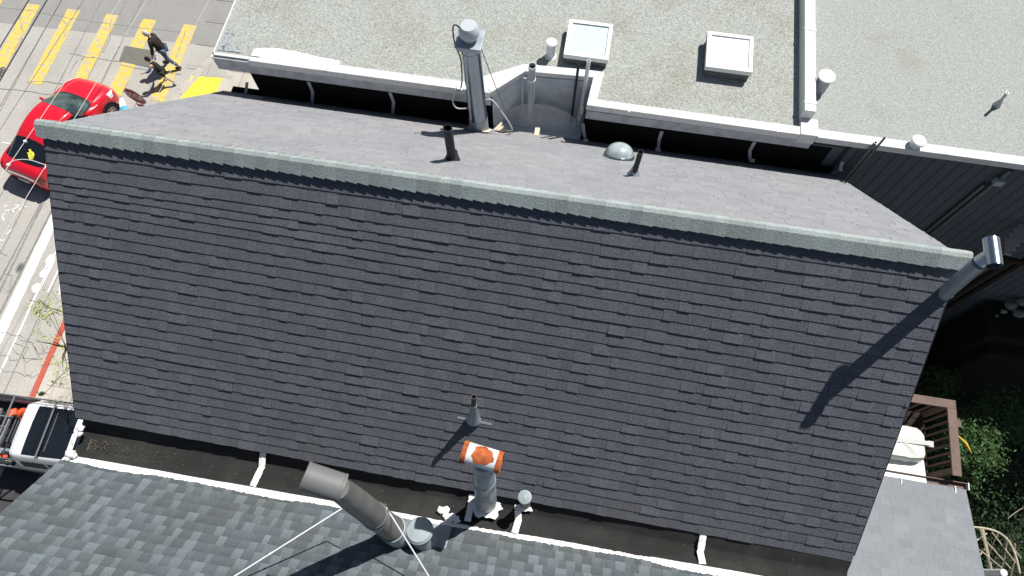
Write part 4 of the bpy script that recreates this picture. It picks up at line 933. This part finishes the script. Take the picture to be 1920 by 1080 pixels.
b = MB(); c = W(75, 735, 19.9); leafy(b, c, (.22, .14, .07), 260, .025, rn, (.5, 1.2)); c = W(112, 712, 19.9); leafy(b, c, (.35, .25, .03), 90, .02, rn, (.3, .8)); tag(b.build('weeds', M['leaf']), 'weeds growing at the end of the red kerb', kind='stuff')
b = MB()
for _ in range(160):
    y = 2.4 + rn.random() * 5; x = KX - .13 - abs(rn.gauss(0, .12)); s_ = rn.uniform(.012, .03); b.box((x, y, .012), (s_ * 1.6, s_, .008), Matrix.Rotation(rn.random() * 3, 3, 'Z'))
tag(b.build('fallen_leaves', M['tape']), 'fallen leaves in the gutter along the red kerb', kind='stuff')

# --- overhead wires
def wire(label, a, c, H0, H1, r, m, sag=.0):
    A_, C_ = W(*a, H0), W(*c, H1); d = C_ - A_; A_, C_ = A_ - d * 1.5, C_ + d * 1.5; n = 16
    b = MB(); b.tube([A_.lerp(C_, i / n) for i in range(n + 1)], r, 6); return tag(b.build('overhead_wire', m), label, 'wire', 'overhead wires above the street')
wire('dark overhead wire crossing the top left corner', (0, 88), (54, 0), 14, 14, .014, M['wire_dark'])
wire('thick dark overhead wire carrying the fitting at the left edge', (0, 151), (88, 0), 14, 14, .016, M['wire_dark'])
wire('fine dark wire just right of the wire with the fitting', (8, 186), (116, 0), 14, 14, .006, M['wire_dark'])
wire('fine grey wire crossing the second yellow stripe', (28, 200), (157, 0), 14, 14, .006, M['steel'])
wire('pale wire running over the red car roof and rear window', (7, 324), (126, 148), 11.5, 12.5, .006, M['wire_light'])
wire('pale wire running over the red car bonnet and wing', (44, 379), (181, 154), 11.5, 12.5, .006, M['wire_light'])
wire('pale wire crossing the shadow of the two walkers', (297, 175), (392, 0), 12.5, 12.5, .006, M['wire_light'])
P = [W(x, y, 11.7) for x, y in ((16, 309), (20, 304), (30, 300), (45, 299), (60, 301), (75, 306), (86, 310), (84, 316))]
b = MB(); b.tube(P, .008, 6, soft=4); b.lathe(P[0] - Vector((0, 0, .02)), (0, 0, 1), [(.03, 0), (.03, .04), (.001, .04)], 8); b.lathe(W(48.6, 266, 11.8), (0, 0, 1), [(.03, 0), (.03, .04), (.001, .04)], 8); tag(b.build('wire_spacer', M['pvc'], smooth=True), 'white curved spacer joining the two pale wires over the car boot', 'wire spacer')
c = W(1, 136, 14); o = thing('wire_fitting', 'oval dark fitting clamped on an overhead wire at the left edge', 'wire fitting', c)
b = MB(); d = (W(88, 0, 14) - W(0, 151, 14)).normalized(); sd = Vector((-d.y, d.x, 0))
b.tube([c + d * (.17 * math.cos(a)) + sd * (.08 * math.sin(a)) for a in [2 * math.pi * k / 20 for k in range(21)]], .012, 6); b.build('ring', M['wire_dark'], o)
b = MB(); b.box(c, (.05, .22, .03), Matrix.Rotation(math.atan2(d.y, d.x) - math.pi / 2, 3, 'Z')); b.tube([c + sd * .08, c - sd * .08], .01, 6); b.build('clamp', M['steel'], o)

# --- STOP sign
sc_ = W(253, 181, 17.75); o = thing('stop_sign', 'dark red STOP sign on a pole at the street corner', 'stop sign', (sc_.x, sc_.y, 0))
sdir = (W(273, 187.5, 17.75) - W(233, 174.5, 17.75)); sdir.z = 0; sdir.normalize(); snrm = Vector((0, 0, 1)).cross(sdir).normalized(); 
if snrm.y > 0: snrm = -snrm
rs = .38; sup = Vector((0, 0, 1))
pts = [sc_ + (sdir * math.cos(a) + sup * math.sin(a)) * rs for a in [R(22.5 + 45 * k) for k in range(8)]]
b = MB(); q = pts if (pts[1] - pts[0]).cross(pts[-1] - pts[0]).dot(snrm) > 0 else pts[::-1]; b.slab(q, .006); panel = b.build('panel', M['sign_red'], o)
b = MB(); inner = [sc_ + snrm * .003 + (p - sc_) * .965 for p in pts]; inner2 = [sc_ + snrm * .003 + (p - sc_) * .92 for p in pts]
for k in range(8): j = (k + 1) % 8; b.face([inner[k], inner[j], inner2[j], inner2[k]])
b.build('border', M['sign_white'], panel)
def text_mesh(txt, size, origin, right, up, nrm, m, parent, nm):
    cu = bpy.data.curves.new(nm, 'FONT'); cu.body = txt; cu.size = size; cu.align_x = 'CENTER'; cu.align_y = 'CENTER'; cu.offset = size * .02
    to = bpy.data.objects.new('tmp_text', cu); COL.objects.link(to); dg = bpy.context.evaluated_depsgraph_get(); me = bpy.data.meshes.new_from_object(to.evaluated_get(dg)); bpy.data.objects.remove(to)
    off = Vector((0, 0, 0)); p = parent
    while p is not None: off += Vector(p.location); p = p.parent
    for v in me.vertices: v.co = origin + right * v.co.x + up * v.co.y + nrm * .004 - off
    me.materials.clear(); me.materials.append(m); ob = bpy.data.objects.new(nm, me); COL.objects.link(ob); ob.parent = parent; return ob
rgt = sdir if sup.cross(snrm).dot(sdir) > 0 else -sdir
text_mesh('STOP', .29, sc_, sup.cross(snrm).normalized(), sup * 1.25, snrm, M['sign_white'], panel, 'lettering')
b = MB(); p2 = sc_ - sup * .50; w2, h2 = .22, .075
q = [p2 - sdir * w2 - sup * h2, p2 + sdir * w2 - sup * h2, p2 + sdir * w2 + sup * h2, p2 - sdir * w2 + sup * h2]
if (q[1] - q[0]).cross(q[3] - q[0]).dot(snrm) < 0: q = q[::-1]
b.slab(q, .005); pq = b.build('plaque', M['sign_red'], o)
b = MB(); b.tube([(sc_.x - snrm.x * .03, sc_.y - snrm.y * .03, .05), (sc_.x - snrm.x * .03, sc_.y - snrm.y * .03, sc_.z + .3)], .025, 8); b.build('pole', M['galv_dull'], o)
b = MB(); ground_poly(b, [(216, 184), (232, 184), (238, 200), (214, 204)], .0145); b.build('pale_road_patch', M['concrete_light'], kind='structure')
c = W(231, 203, 19.25); o = thing('bin', 'bin with round blue lid peeking over the back roof edge near the car wheel', 'bin', (c.x, c.y, 0))
b = MB(); b.lathe((c.x, c.y, 0), (0, 0, 1), [(.13, .01), (.14, .70)], 16); b.build('body', M['concrete_light'], o, smooth=True)
b = MB(); b.lathe((c.x, c.y, .66), (0, 0, 1), [(.15, 0), (.16, .04), (.1, .09), (.001, .10)], 16); b.build('lid', M['blue_lid'], o, smooth=True)

# --- cars: lofted body surfaces
class CarSurf:
    def __init__(s, keys, low=.2): s.k = keys; s.low = low
    def sec(s, y):
        k = s.k
        if y <= k[0][0]: return k[0][1:]
        for i in range(len(k) - 1):
            if y <= k[i + 1][0]:
                f = (y - k[i][0]) / (k[i + 1][0] - k[i][0])
                p = [k[max(i - 1, 0)][1:], k[i][1:], k[i + 1][1:], k[min(i + 2, len(k) - 1)][1:]]
                return catmull([list(q) for q in p], 1 + f) if True else None
        return k[-1][1:]
    def P(s, y, v):             # v from -8 (left sill) over 0 (roof) to 8 (right sill)
        w, hb, hr, wr = s.sec(y); lo = s.low
        half = [(0, hr + .02), (wr * .45, hr + .014), (wr * .82, hr - .005), (wr, hr - .055), (wr + (w * .955 - wr) * .62, hb + (hr - hb) * .42), (w * .955, hb + .01), (w, hb * .78), (w, hb * .52), (w * .94, lo)]
        q = catmull([list(a) for a in half], min(abs(v), 7.999)); return Vector((math.copysign(q[0], v) if abs(v) > 1e-6 else 0, y, q[1]))
    def patch(s, mb, yf, v0, v1, off, nu=14, nv=16):   # yf(v) -> (y0, y1)
        rows = []
        for j in range(nv + 1):
            v = v0 + (v1 - v0) * j / nv; y0, y1 = yf(v); row = []
            for i in range(nu + 1):
                y = y0 + (y1 - y0) * i / nu; p = s.P(y, v); e = .01
                n = (s.P(y, v + e) - s.P(y, v - e)).cross(s.P(y + e, v) - s.P(y - e, v))
                n = n.normalized() if n.length > 1e-9 else Vector((0, 0, 1))
                if n.z < -.2 or n.dot(Vector((p.x, 0, p.z - .5))) < 0: n = -n
                row.append(p + n * off)
            rows.append(row)
        mb.grid(rows)
def wheel(parent, x, y, r, w, side, lab=None):
    b = MB(); b.lathe((x - side * w / 2, y, r), (side, 0, 0), [(r * .62, 0), (r * .93, 0), (r, w * .2), (r, w * .8), (r * .93, w), (r * .64, w), (r * .62, w * .9)], 28); t = b.build('wheel', M['rubber'], parent, world=False, smooth=True)
    b = MB(); xo = x + side * (w / 2 - .012); b.lathe((xo - side * .05, y, r), (side, 0, 0), [(r * .64, 0), (r * .64, .055), (r * .58, .055), (r * .57, 0)], 28); b.lathe((xo - side * .03, y, r), (side, 0, 0), [(.05, 0), (.05, .04), (.001, .045)], 12)
    for k in range(8):
        a = k * math.pi / 4; d = Vector((0, math.cos(a), math.sin(a))); c = Vector((xo, y, r)); b.beam(c + d * .03, c + d * r * .6, .03, .02, (1, 0, 0))
    b.build('rim', M['alloy'], t, world=False)
    b = MB(); b.lathe((xo - side * .055, y, r), (side, 0, 0), [(r * .6, 0), (.001, .002)], 20); b.build('brake_disc', M['plastic_black'], t, world=False)
red = thing('parked_car', 'red hatchback car stopped in the street beside the crosswalk', 'car', (-17.36, 11.22, 0), R(-13))
keys = [(-2.12, .60, .66, .70, .45), (-2.06, .76, .80, .86, .58), (-1.9, .84, .92, .98, .66), (-1.65, .875, .95, 1.04, .66), (-1.35, .89, .955, 1.17, .62), (-.85, .90, .95, 1.37, .585), (-.35, .90, .94, 1.45, .60), (.15, .90, .93, 1.44, .60), (.5, .90, .92, 1.33, .61), (.85, .895, .91, 1.14, .64), (1.15, .885, .89, .99, .68), (1.5, .87, .84, .93, .70), (1.8, .83, .76, .85, .66), (2.0, .73, .64, .72, .55), (2.12, .50, .48, .56, .38)]
S = CarSurf(keys); b = MB(); rows = []
ys = [-2.12 + 4.24 * i / 64 for i in range(65)]
for y in ys: rows.append([S.P(y, -8 + 16 * j / 48) for j in range(49)])
b.grid(rows); b.face(rows[0]); b.face(rows[-1][::-1]); b.build('body', M['red'], red, world=False, smooth=True)
b = MB(); S.patch(b, lambda v: (.42 - .05 * (v / 4) ** 2 - .04, 1.16 - .30 * (abs(v) / 4) ** 2), -3.9, 3.9, .006, 12, 24); b.build('windscreen', M['glass_g'], red, world=False, smooth=True)
b = MB(); S.patch(b, lambda v: (-1.72 + .14 * (v / 4) ** 2, -.98 - .12 * (v / 4) ** 2), -3.7, 3.7, .006, 12, 24); rw = b.build('rear_window', M['glass'], red, world=False, smooth=True)
for s_ in (-1, 1):
    for y0, y1 in ((-1.05, -.30), (-.24, .78)):
        b = MB(); S.patch(b, (lambda v, y0=y0, y1=y1: (y0 + (.22 * (5 - abs(v)) * -0 + (.18 * (4.9 - abs(v)) if y0 < -1 else 0)), y1 - (.30 * max(0, 4.9 - abs(v)) if y1 > .5 else 0))), s_ * 3.35, s_ * 4.85, .006, 10, 6); b.build('side_window', M['glass'], red, world=False, smooth=True)
    b = MB(); S.patch(b, lambda v: (1.66, 1.93 - .1 * (abs(v) - 4.6)), s_ * 4.0, s_ * 5.8, .006, 6, 6); b.build('headlight', M['lamp_white'], red, world=False, smooth=True)
    b = MB(); S.patch(b, lambda v: (-2.09, -1.93), s_ * 3.6, s_ * 6.2, .007, 5, 8); b.build('tail_light', M['lamp_red'], red, world=False, smooth=True)
    b = MB(); rowsm = []
    for i in range(7):
        th = math.pi * i / 6; rowsm.append([(s_ * (.99 + .11 * math.cos(th)), .62 + .055 * math.sin(th) * math.cos(a), 1.0 + .07 * math.sin(th) * math.sin(a)) for a in [2 * math.pi * k / 12 for k in range(12)]])
    b.grid(rowsm, closed_u=True); b.build('mirror', M['red'], red, world=False, smooth=True)
    for y in (-1.32, 1.33):
        wheel(red, s_ * .80, y, .325, .22, s_)
        b = MB(); b.lathe((s_ * .80, y, .33), (s_, 0, 0), [(.385, .0), (.385, .106), (.34, .106)], 28); b.build('wheel_arch', M['plastic_black'], red, world=False)
b = MB(); S.patch(b, lambda v: (-2.1, -2.07), -3.2, 3.2, .012, 2, 16); b.build('chrome_strip', M['chrome'], red, world=False, smooth=True)
b = MB(); b.box((0, -2.14, .52), (.42, .02, .16)); b.build('number_plate', M['pvc'], red, world=False); b = MB(); b.box((0, -2.12, .40), (1.2, .06, .12)); b.box((0, -2.10, .28), (1.3, .08, .1)); b.build('bumper_insert', M['plastic_black'], red, world=False, bevel=.01)
b = MB(); S.patch(b, lambda v: (1.13 - .28 * (abs(v) / 4) ** 2, 1.20 - .28 * (abs(v) / 4) ** 2), -3.7, 3.7, .008, 3, 24); b.build('wiper_cowl', M['plastic_black'], red, world=False, smooth=True)
for s_ in (-.1, .5):
    b = MB(); p0, p1 = S.P(1.12, s_ * 2), S.P(.86, s_ * 2 + 1.6); b.tube([p0 + Vector((0, 0, .02)), p1 + Vector((0, 0, .02))], .008, 5); b.build('wiper', M['plastic_black'], red, world=False)
# cap lying against the rear window
pc = S.P(-1.42, .9); cw = red.matrix_basis @ pc; b = MB(); b.lathe(cw + Vector((0, 0, .01)), (-.2, -.5, 1), [(.12, 0), (.115, .02), (.09, .05), (.04, .045), (.001, .03)], 9); cc_ = cw + Vector((-.12, .10, .03)); b.lathe(cc_, (-.3, -.35, 1), [(.11, 0), (.07, .02), (.001, .005)], 7); b.lathe(cw + Vector((.02, -.1, .0)), (.3, -.6, 1), [(.08, 0), (.05, .03), (.001, .01)], 6)
tag(b.build('yellow_cap', M['hat_yellow'], smooth=True), 'crumpled yellow cap lying on the red car rear window', 'cap')

# --- white pickup truck with ladder rack (local +Y is forward; parked along +X)
tk = thing('pickup_truck', 'white pickup truck with black roof glass and ladder rack on the drive', 'truck', (-13.15, 1.33, .1), R(-90 + 2))
keys = [(-.42, .90, 1.10, 1.60, .66), (-.38, .93, 1.12, 1.72, .68), (-.2, .95, 1.13, 1.78, .70), (.6, .95, 1.13, 1.80, .70), (1.25, .95, 1.12, 1.77, .69), (1.6, .95, 1.11, 1.55, .70), (1.95, .945, 1.09, 1.2, .74), (2.3, .94, 1.05, 1.12, .76), (2.9, .90, .98, 1.04, .74), (3.05, .80, .8, .9, .66)]
T = CarSurf(keys, .45); b = MB(); rows = [[T.P(-.42 + 3.47 * i / 44, -8 + 16 * j / 40) for j in range(41)] for i in range(45)]
b.grid(rows); b.face(rows[0]); b.face(rows[-1][::-1]); b.build('cab', M['white_car'], tk, world=False, smooth=True)
b = MB(); T.patch(b, lambda v: (.02, 1.18), -2.45, 2.45, .008, 14, 20); b.build('roof_glass', M['glass'], tk, world=False, smooth=True)
b = MB(); b.box((0, .62, 1.832), (1.02, .03, .006)); b.build('roof_glass_seam', M['chrome'], tk, world=False)
b = MB(); T.patch(b, lambda v: (1.3, 1.92 - .1 * (v / 3.5) ** 2), -3.4, 3.4, .006, 10, 16); b.build('windscreen', M['glass'], tk, world=False, smooth=True)
for s_ in (-1, 1):
    b = MB(); T.patch(b, lambda v: (-.16 + .14 * (4.7 - abs(v)) * 0, .52), s_ * 3.5, s_ * 4.75, .007, 8, 6); b.build('side_window', M['glass_br'] if 'glass_br' in M else M['glass'], tk, world=False, smooth=True)
    b = MB(); T.patch(b, lambda v: (.60, 1.45 - .3 * max(0, 4.75 - abs(v))), s_ * 3.5, s_ * 4.75, .007, 8, 6); b.build('side_window', M['glass'], tk, world=False, smooth=True)
    b = MB(); T.patch(b, lambda v: (.545, .56), s_ * 4.8, s_ * 7.6, .004, 2, 8); b.build('door_gap', M['plastic_black'], tk, world=False)
    b = MB(); b.box((s_ * .965, .42, 1.0), (.03, .16, .03)); b.build('door_handle', M['plastic_black'], tk, world=False, bevel=.005)
    for y in (-1.55, 2.15): wheel(tk, s_ * .84, y, .37, .24, s_)
b = MB()
for x0, x1 in ((-.94, -.80), (.80, .94)): b.box(((x0 + x1) / 2, -1.42, .83), (x1 - x0, 1.93, .62))
b.box((0, -2.36, .83), (1.6, .06, .6)); b.box((0, -.50, .83), (1.6, .06, .6)); bed = b.build('bed_walls', M['white_car'], tk, world=False, bevel=.02)
b = MB(); b.box((0, -1.43, .58), (1.6, 1.8, .04)); b.build('bed_floor', M['plastic_black'], bed, world=False)
b = MB()
for s_ in (-1, 1): b.box((s_ * .86, -1.42, 1.155), (.1, 1.9, .03))
b.build('bed_rail_cap', M['plastic_black'], bed, world=False)
rk = MB()
for s_ in (-1, 1):
    rk.beam((s_ * .80, -2.35, 1.93), (s_ * .80, 1.9, 1.93), .035, .035)
    for y in (-2.2, -.62): rk.beam((s_ * .86, y, 1.14), (s_ * .80, y, 1.93), .04, .04, (0, 1, 0))
rk.build('ladder_rack', M['steel'], tk, world=False)
for y in (-2.2, -.62, .55, 1.7): b = MB(); b.tube([(-.80, y, 1.96), (.80, y, 1.96)], .026, 10); b.build('rack_crossbar', M['steel'], tk, world=False, smooth=True)
b = MB(); b.box((.02, -.16, 1.775), (.16, .05, .02)); b.build('roof_lamp', M['plastic_black'], tk, world=False)
def tl(x, y, z): return tk.matrix_basis @ Vector((x, y, z))
# things in the truck bed (bed frame: +Y forward -> world +X; local +X -> world -Y)
bp = tl(-.52, -.98, .62); o = thing('bucket', 'orange bucket lying in the truck bed', 'bucket', bp)
b = MB(); b.lathe(bp + Vector((-.1, .0, .22)), (.75, -.25, .35), [(.001, 0), (.13, 0), (.15, .02), (.165, .34), (.175, .35), (.175, .37), (.155, .37), (.12, .03)], 22); b.build('shell', M['orange'], o, smooth=True)
b = MB(); b.box(bp + Vector((-.3, -.05, .32)), (.25, .2, .1), Matrix.Rotation(.4, 3, 'Z')); tag(b.build('orange_cloth', M['orange'], bevel=.03), 'orange cloth bundle beside the bucket in the truck bed', 'cloth')
cp = tl(-.02, -.85, .60); o = thing('tool_crate', 'black ribbed tool crate in the truck bed against the cab', 'crate', cp)
b = MB(); b.box(cp + Vector((0, 0, .2)), (.48, .75, .38)); bb = b.build('box', M['plastic_black'], o, bevel=.02)
b = MB()
for k in range(6): b.box(cp + Vector((-.2 + .08 * k, 0, .405)), (.03, .7, .03))
b.build('lid', M['tool_lid'] if 'tool_lid' in M else M['steel'], o, bevel=.005)
lp = tl(0, -1.45, .98); o = thing('ladder', 'aluminium ladder lying across the truck bed', 'ladder', lp)
b = MB()
for s_ in (-1, 1): b.beam(tl(-.1 + s_ * .0 - .15 * 0 + .0, -1.25 - .18 * (s_ + 1), .96) + Vector((0, .45, 0)), tl(.55, -1.25 - .18 * (s_ + 1), 1.0), .03, .09)
b.build('rail', M['alum'], o); b = MB()
for k in range(4): b.tube([tl(-.35 + .27 * k, -1.25, .98), tl(-.35 + .27 * k, -1.61, .98)], .014, 8)
b.build('rung', M['alum'], o)
for k, (lab, m, dx, dz) in enumerate((('pale board leaning on the near side of the truck bed', 'alum', .55, .98), ('red handled tool along the near side of the truck bed', 'orange_tool', .72, .95), ('second pale board nearest the cab in the truck bed', 'alum', .63, 1.05))):
    b = MB(); b.beam(tl(dx, -2.2 + .1 * k, dz), tl(dx - .02, -.75 - .08 * k, dz + .12), .07, .03); tag(b.build('board' if k != 1 else 'hand_tool', M.get(m, M['orange']), bevel=.005), lab, 'board' if k != 1 else 'tool')

# ------------------------------------------------------------------ people
def skinned(name, chains, m, parent, sub=1, root=0):
    """chains: list of (list of (co, radius)); joined where points coincide"""
    verts, rad, edges, idx = [], [], [], {}
    for ch in chains:
        prev = None
        for co, r in ch:
            key = tuple(round(c, 4) for c in co)
            if key not in idx: idx[key] = len(verts); verts.append(co); rad.append(r)
            i = idx[key]
            if prev is not None and prev != i: edges.append((prev, i))
            prev = i
    me = bpy.data.meshes.new(name); me.from_pydata(verts, edges, []); o = bpy.data.objects.new(name, me); COL.objects.link(o); o.parent = parent
    me.materials.append(m); md = o.modifiers.new('skin', 'SKIN'); md.use_smooth_shade = True
    if not me.skin_vertices: bpy.context.view_layer.update()
    layer = me.skin_vertices[0] if me.skin_vertices else None
    if layer is None:
        bm = bmesh.new(); bm.from_mesh(me); bm.verts.layers.skin.verify(); bm.to_mesh(me); bm.free(); layer = me.skin_vertices[0]
    for i, r in enumerate(rad):
        rr = r if isinstance(r, tuple) else (r, r); layer.data[i].radius = rr; layer.data[i].use_root = (i == root)
    s_ = o.modifiers.new('sub', 'SUBSURF'); s_.levels = sub; s_.render_levels = sub
    return o
def hand(side, w, d, curl):     # fingers: list of chains starting at wrist point w, direction d
    w = Vector(w); d = Vector(d).normalized(); x = d.cross(Vector((0, 0, 1))); x = x.normalized() if x.length > .1 else Vector((1, 0, 0)); palm = w + d * .07; ch = [[(tuple(w), .022), (tuple(palm), (.030, .018))]]
    dn = x.cross(d)
    for k, (o_, l) in enumerate(((-.027, .075), (-.009, .085), (.009, .08), (.027, .065))):
        a = palm + x * o_ + d * .015; ch.append([(tuple(palm), (.030, .018)), (tuple(a), .009), (tuple(a + d * l * .5 - dn * curl * .01), .008), (tuple(a + d * l * .8 - dn * curl * .035), .007)])
    t = w + d * .03 + x * .03 * side; ch.append([(tuple(palm), (.030, .018)), (tuple(t), .010), (tuple(t + (d + x * side * .7).normalized() * .045), .008)])
    return ch
def head(parent, c, r, m_hair, facing, grey=False, cap=False):
    c = Vector(c); f = Vector(facing).normalized(); up = Vector((0, 0, 1)); s_ = f.cross(up).normalized(); b = MB(); rows = []
    for i in range(13):
        th = math.pi * i / 12; row = []
        for k in range(20):
            a = 2 * math.pi * k / 20; fx, sx = math.cos(a), math.sin(a); z = math.cos(th); q = math.sin(th)
            jaw = 1 - .22 * max(0, -z); nose = .18 * max(0, fx) ** 12 * max(0, 1 - abs(z + .08) * 4); eye = -.04 * (max(0, 1 - abs(z - .05) * 6)) * (max(0, fx) ** 2) * (abs(sx) > .25)
            row.append(c + f * (q * fx * r * 1.05 * jaw + (nose + eye) * r) + s_ * q * sx * r * .82 * jaw + up * z * r * 1.25)
        rows.append(row)
    b.grid(rows, closed_u=True); hd = b
    for sd in (-1, 1):
        e = c + s_ * sd * r * .80; hd.lathe(e - f * .01, s_ * sd, [(.001, 0), (.022, .002), (.025, .012), (.012, .02)], 8)
    for sd in (-1, 1): pass
    return rows, b, f, s_
def face_bits(parent, c, r, f, s_):
    b = MB()
    for sd in (-1, 1): b.lathe(c + f * r * .93 + s_ * sd * r * .32 + Vector((0, 0, r * .06)), f, [(.011, 0), (.009, .008), (.001, .01)], 8)
    b.build('eyes', M['black'], parent, world=False); b = MB(); b.box(c + f * r * .90 - Vector((0, 0, r * .52)), (.012, .045, .008), Matrix((f, s_, Vector((0, 0, 1)))).transposed()); b.build('mouth', M['rust'], parent, world=False)
def hairdo(parent, c, r, f, s_, m, nm='hair'):
    b = MB(); rows = []
    for i in range(9):
        th = math.pi * .62 * i / 8; row = []
        for k in range(20):
            a = 2 * math.pi * k / 20; fx, sx = math.cos(a), math.sin(a); z = math.cos(th); q = math.sin(th); back = 1. if fx < .3 else 1 - (fx - .3) * .9
            z2 = z if fx < .35 else max(z, .38); q2 = math.sqrt(max(0, 1 - z2 * z2)); row.append(c + f * (q2 * fx * r * 1.12) + s_ * q2 * sx * r * .90 + Vector((0, 0, z2 * r * 1.33)))
        rows.append(row)
    b.grid(rows, closed_u=True); b.build(nm, m, parent, world=False, smooth=True)
# man, walking towards -X, leaning slightly, right arm (towards -Y) reaching down to the child
man = thing('person', 'person with grey hair, dark jacket and jeans walking across the crosswalk', 'person', (-15.03, 14.86, 0.01))
Fm = Vector((-1, -.1, 0))
hips = (0, 0, .88); chest = (-.10, 0, 1.22); neck = (-.17, 0, 1.42); hc = Vector((-.23, -.005, 1.57))
rows, hb_, f, s_ = head(man, hc, .098, None, Fm)
sh = [(-.13, .17, 1.36), (-.13, -.17, 1.36)]; el = [(-.16, .24, 1.08), (-.16, -.25, 1.08)]; wr = [(-.30, .22, .86), (-.22, -.38, .84)]
bodych = [[(hips, .11), (chest, .12), (neck, .05), (tuple(hc - Vector((0, 0, .06))), .055)]]
for k in (0, 1): bodych.append([(chest, .12), (sh[k], .06), (el[k], .042), (wr[k], .028)]); bodych += [[(wr[k], .028)] + c_[1:] if i == 0 else c_ for i, c_ in enumerate(hand(1 if k else -1, wr[k], (Vector(wr[k]) - Vector(el[k])), .6))]
kn = [(-.16, .10, .48), (.06, -.10, .46)]; an = [(-.22, .10, .10), (.34, -.10, .13)]; hj = [(0, .09, .85), (0, -.09, .85)]
for k in (0, 1): bodych.append([(hips, .11), (hj[k], .085), (kn[k], .055), (an[k], .04)])
body = skinned('body', bodych, M['skin'], man)
hb_.build('head', M['skin'], man, world=False, smooth=True); face_bits(man, hc, .098, f, s_); hairdo(man, hc, .098, f, s_, M['hair_grey'])
jk = [[((0.01, 0, .80), (.155, .19)), ((-.02, 0, .95), (.15, .18)), (chest, (.15, .20)), ((-.14, 0, 1.37), (.11, .12)), (neck, .065)]]
for k in (0, 1): jk.append([(chest, (.15, .20)), (sh[k], .085), (el[k], .066), (tuple(Vector(el[k]).lerp(Vector(wr[k]), .85)), .05)])
skinned('jacket', jk, M['jacket'], man)
tr = []
for k in (0, 1): tr.append([(hips, (.14, .15)), (hj[k], .10), (kn[k], .074), (tuple(Vector(kn[k]).lerp(Vector(an[k]), .92)), .06)])
skinned('trousers', tr, M['jeans'], man)
for k in (0, 1):
    a = Vector(an[k]); tip = Vector((-.2, 0, -.06 if k == 0 else -.11)); skinned('shoe', [[(tuple(a + Vector((.06, 0, -.05))), .045), (tuple(a + Vector((-.03, 0, -.055))), .045), (tuple(a + tip), .035)]], M['shoe'], man)
# child
ch = thing('person', 'child in dark vest with blue sleeves and shorts walking beside the adult', 'person', (-14.92, 14.12, .01))
Fc = Vector((-1, -.15, 0)); hips = (0, 0, .60); chest = (-.10, 0, .86); neck = (-.16, 0, 1.02); hc = Vector((-.22, 0, 1.15))
rows, hb_, f, s_ = head(ch, hc, .088, None, Fc)
sh = [(-.14, .13, .98), (-.14, -.13, .98)]; el = [(-.16, .26, .90), (-.22, -.28, .82)]; wr = [(-.22, .36, .86), (-.38, -.33, .80)]
bodych = [[(hips, .085), (chest, .09), (neck, .042), (tuple(hc - Vector((0, 0, .05))), .045)]]
for k in (0, 1): bodych.append([(chest, .09), (sh[k], .045), (el[k], .032), (wr[k], .024)]); bodych += [[(wr[k], .024)] + c_[1:] if i == 0 else c_ for i, c_ in enumerate(hand(1 if k else -1, wr[k], (Vector(wr[k]) - Vector(el[k])), .6))]
kn = [(-.16, .07, .36), (.10, -.08, .34)]; an = [(-.10, .07, .09), (.32, -.08, .12)]; hj = [(0, .06, .58), (0, -.06, .58)]
for k in (0, 1): bodych.append([(hips, .085), (hj[k], .065), (kn[k], .045), (an[k], .032)])
skinned('body', bodych, M['skin'], ch); hb_.build('head', M['skin'], ch, world=False, smooth=True); face_bits(ch, hc, .088, f, s_); hairdo(ch, hc, .088, f, s_, M['hair_dark'])
skinned('vest', [[((0, 0, .58), (.13, .14)), (chest, (.13, .16)), ((-.14, 0, .99), (.09, .11)), (neck, .055)]], M['vest'], ch)
for k in (0, 1):
    skinned('sleeve', [[(tuple(Vector(sh[k]) + Vector((0, -.04 if k == 0 else .04, 0))), .06), (el[k], .048), (tuple(Vector(el[k]).lerp(Vector(wr[k]), .8)), .038)]], M['shirt_blue'], ch)
    skinned('shoe', [[(tuple(Vector(an[k]) + Vector((.04, 0, -.045))), .035), (tuple(Vector(an[k]) + Vector((-.13, 0, -.055 if k == 0 else -.09))), .03)]], M['sock'], ch)
skinned('shorts', [[(hips, (.11, .12)), (hj[k], .085), (tuple(Vector(hj[k]).lerp(Vector(kn[k]), .75)), .075)] for k in (0, 1)], M['shorts'], ch)
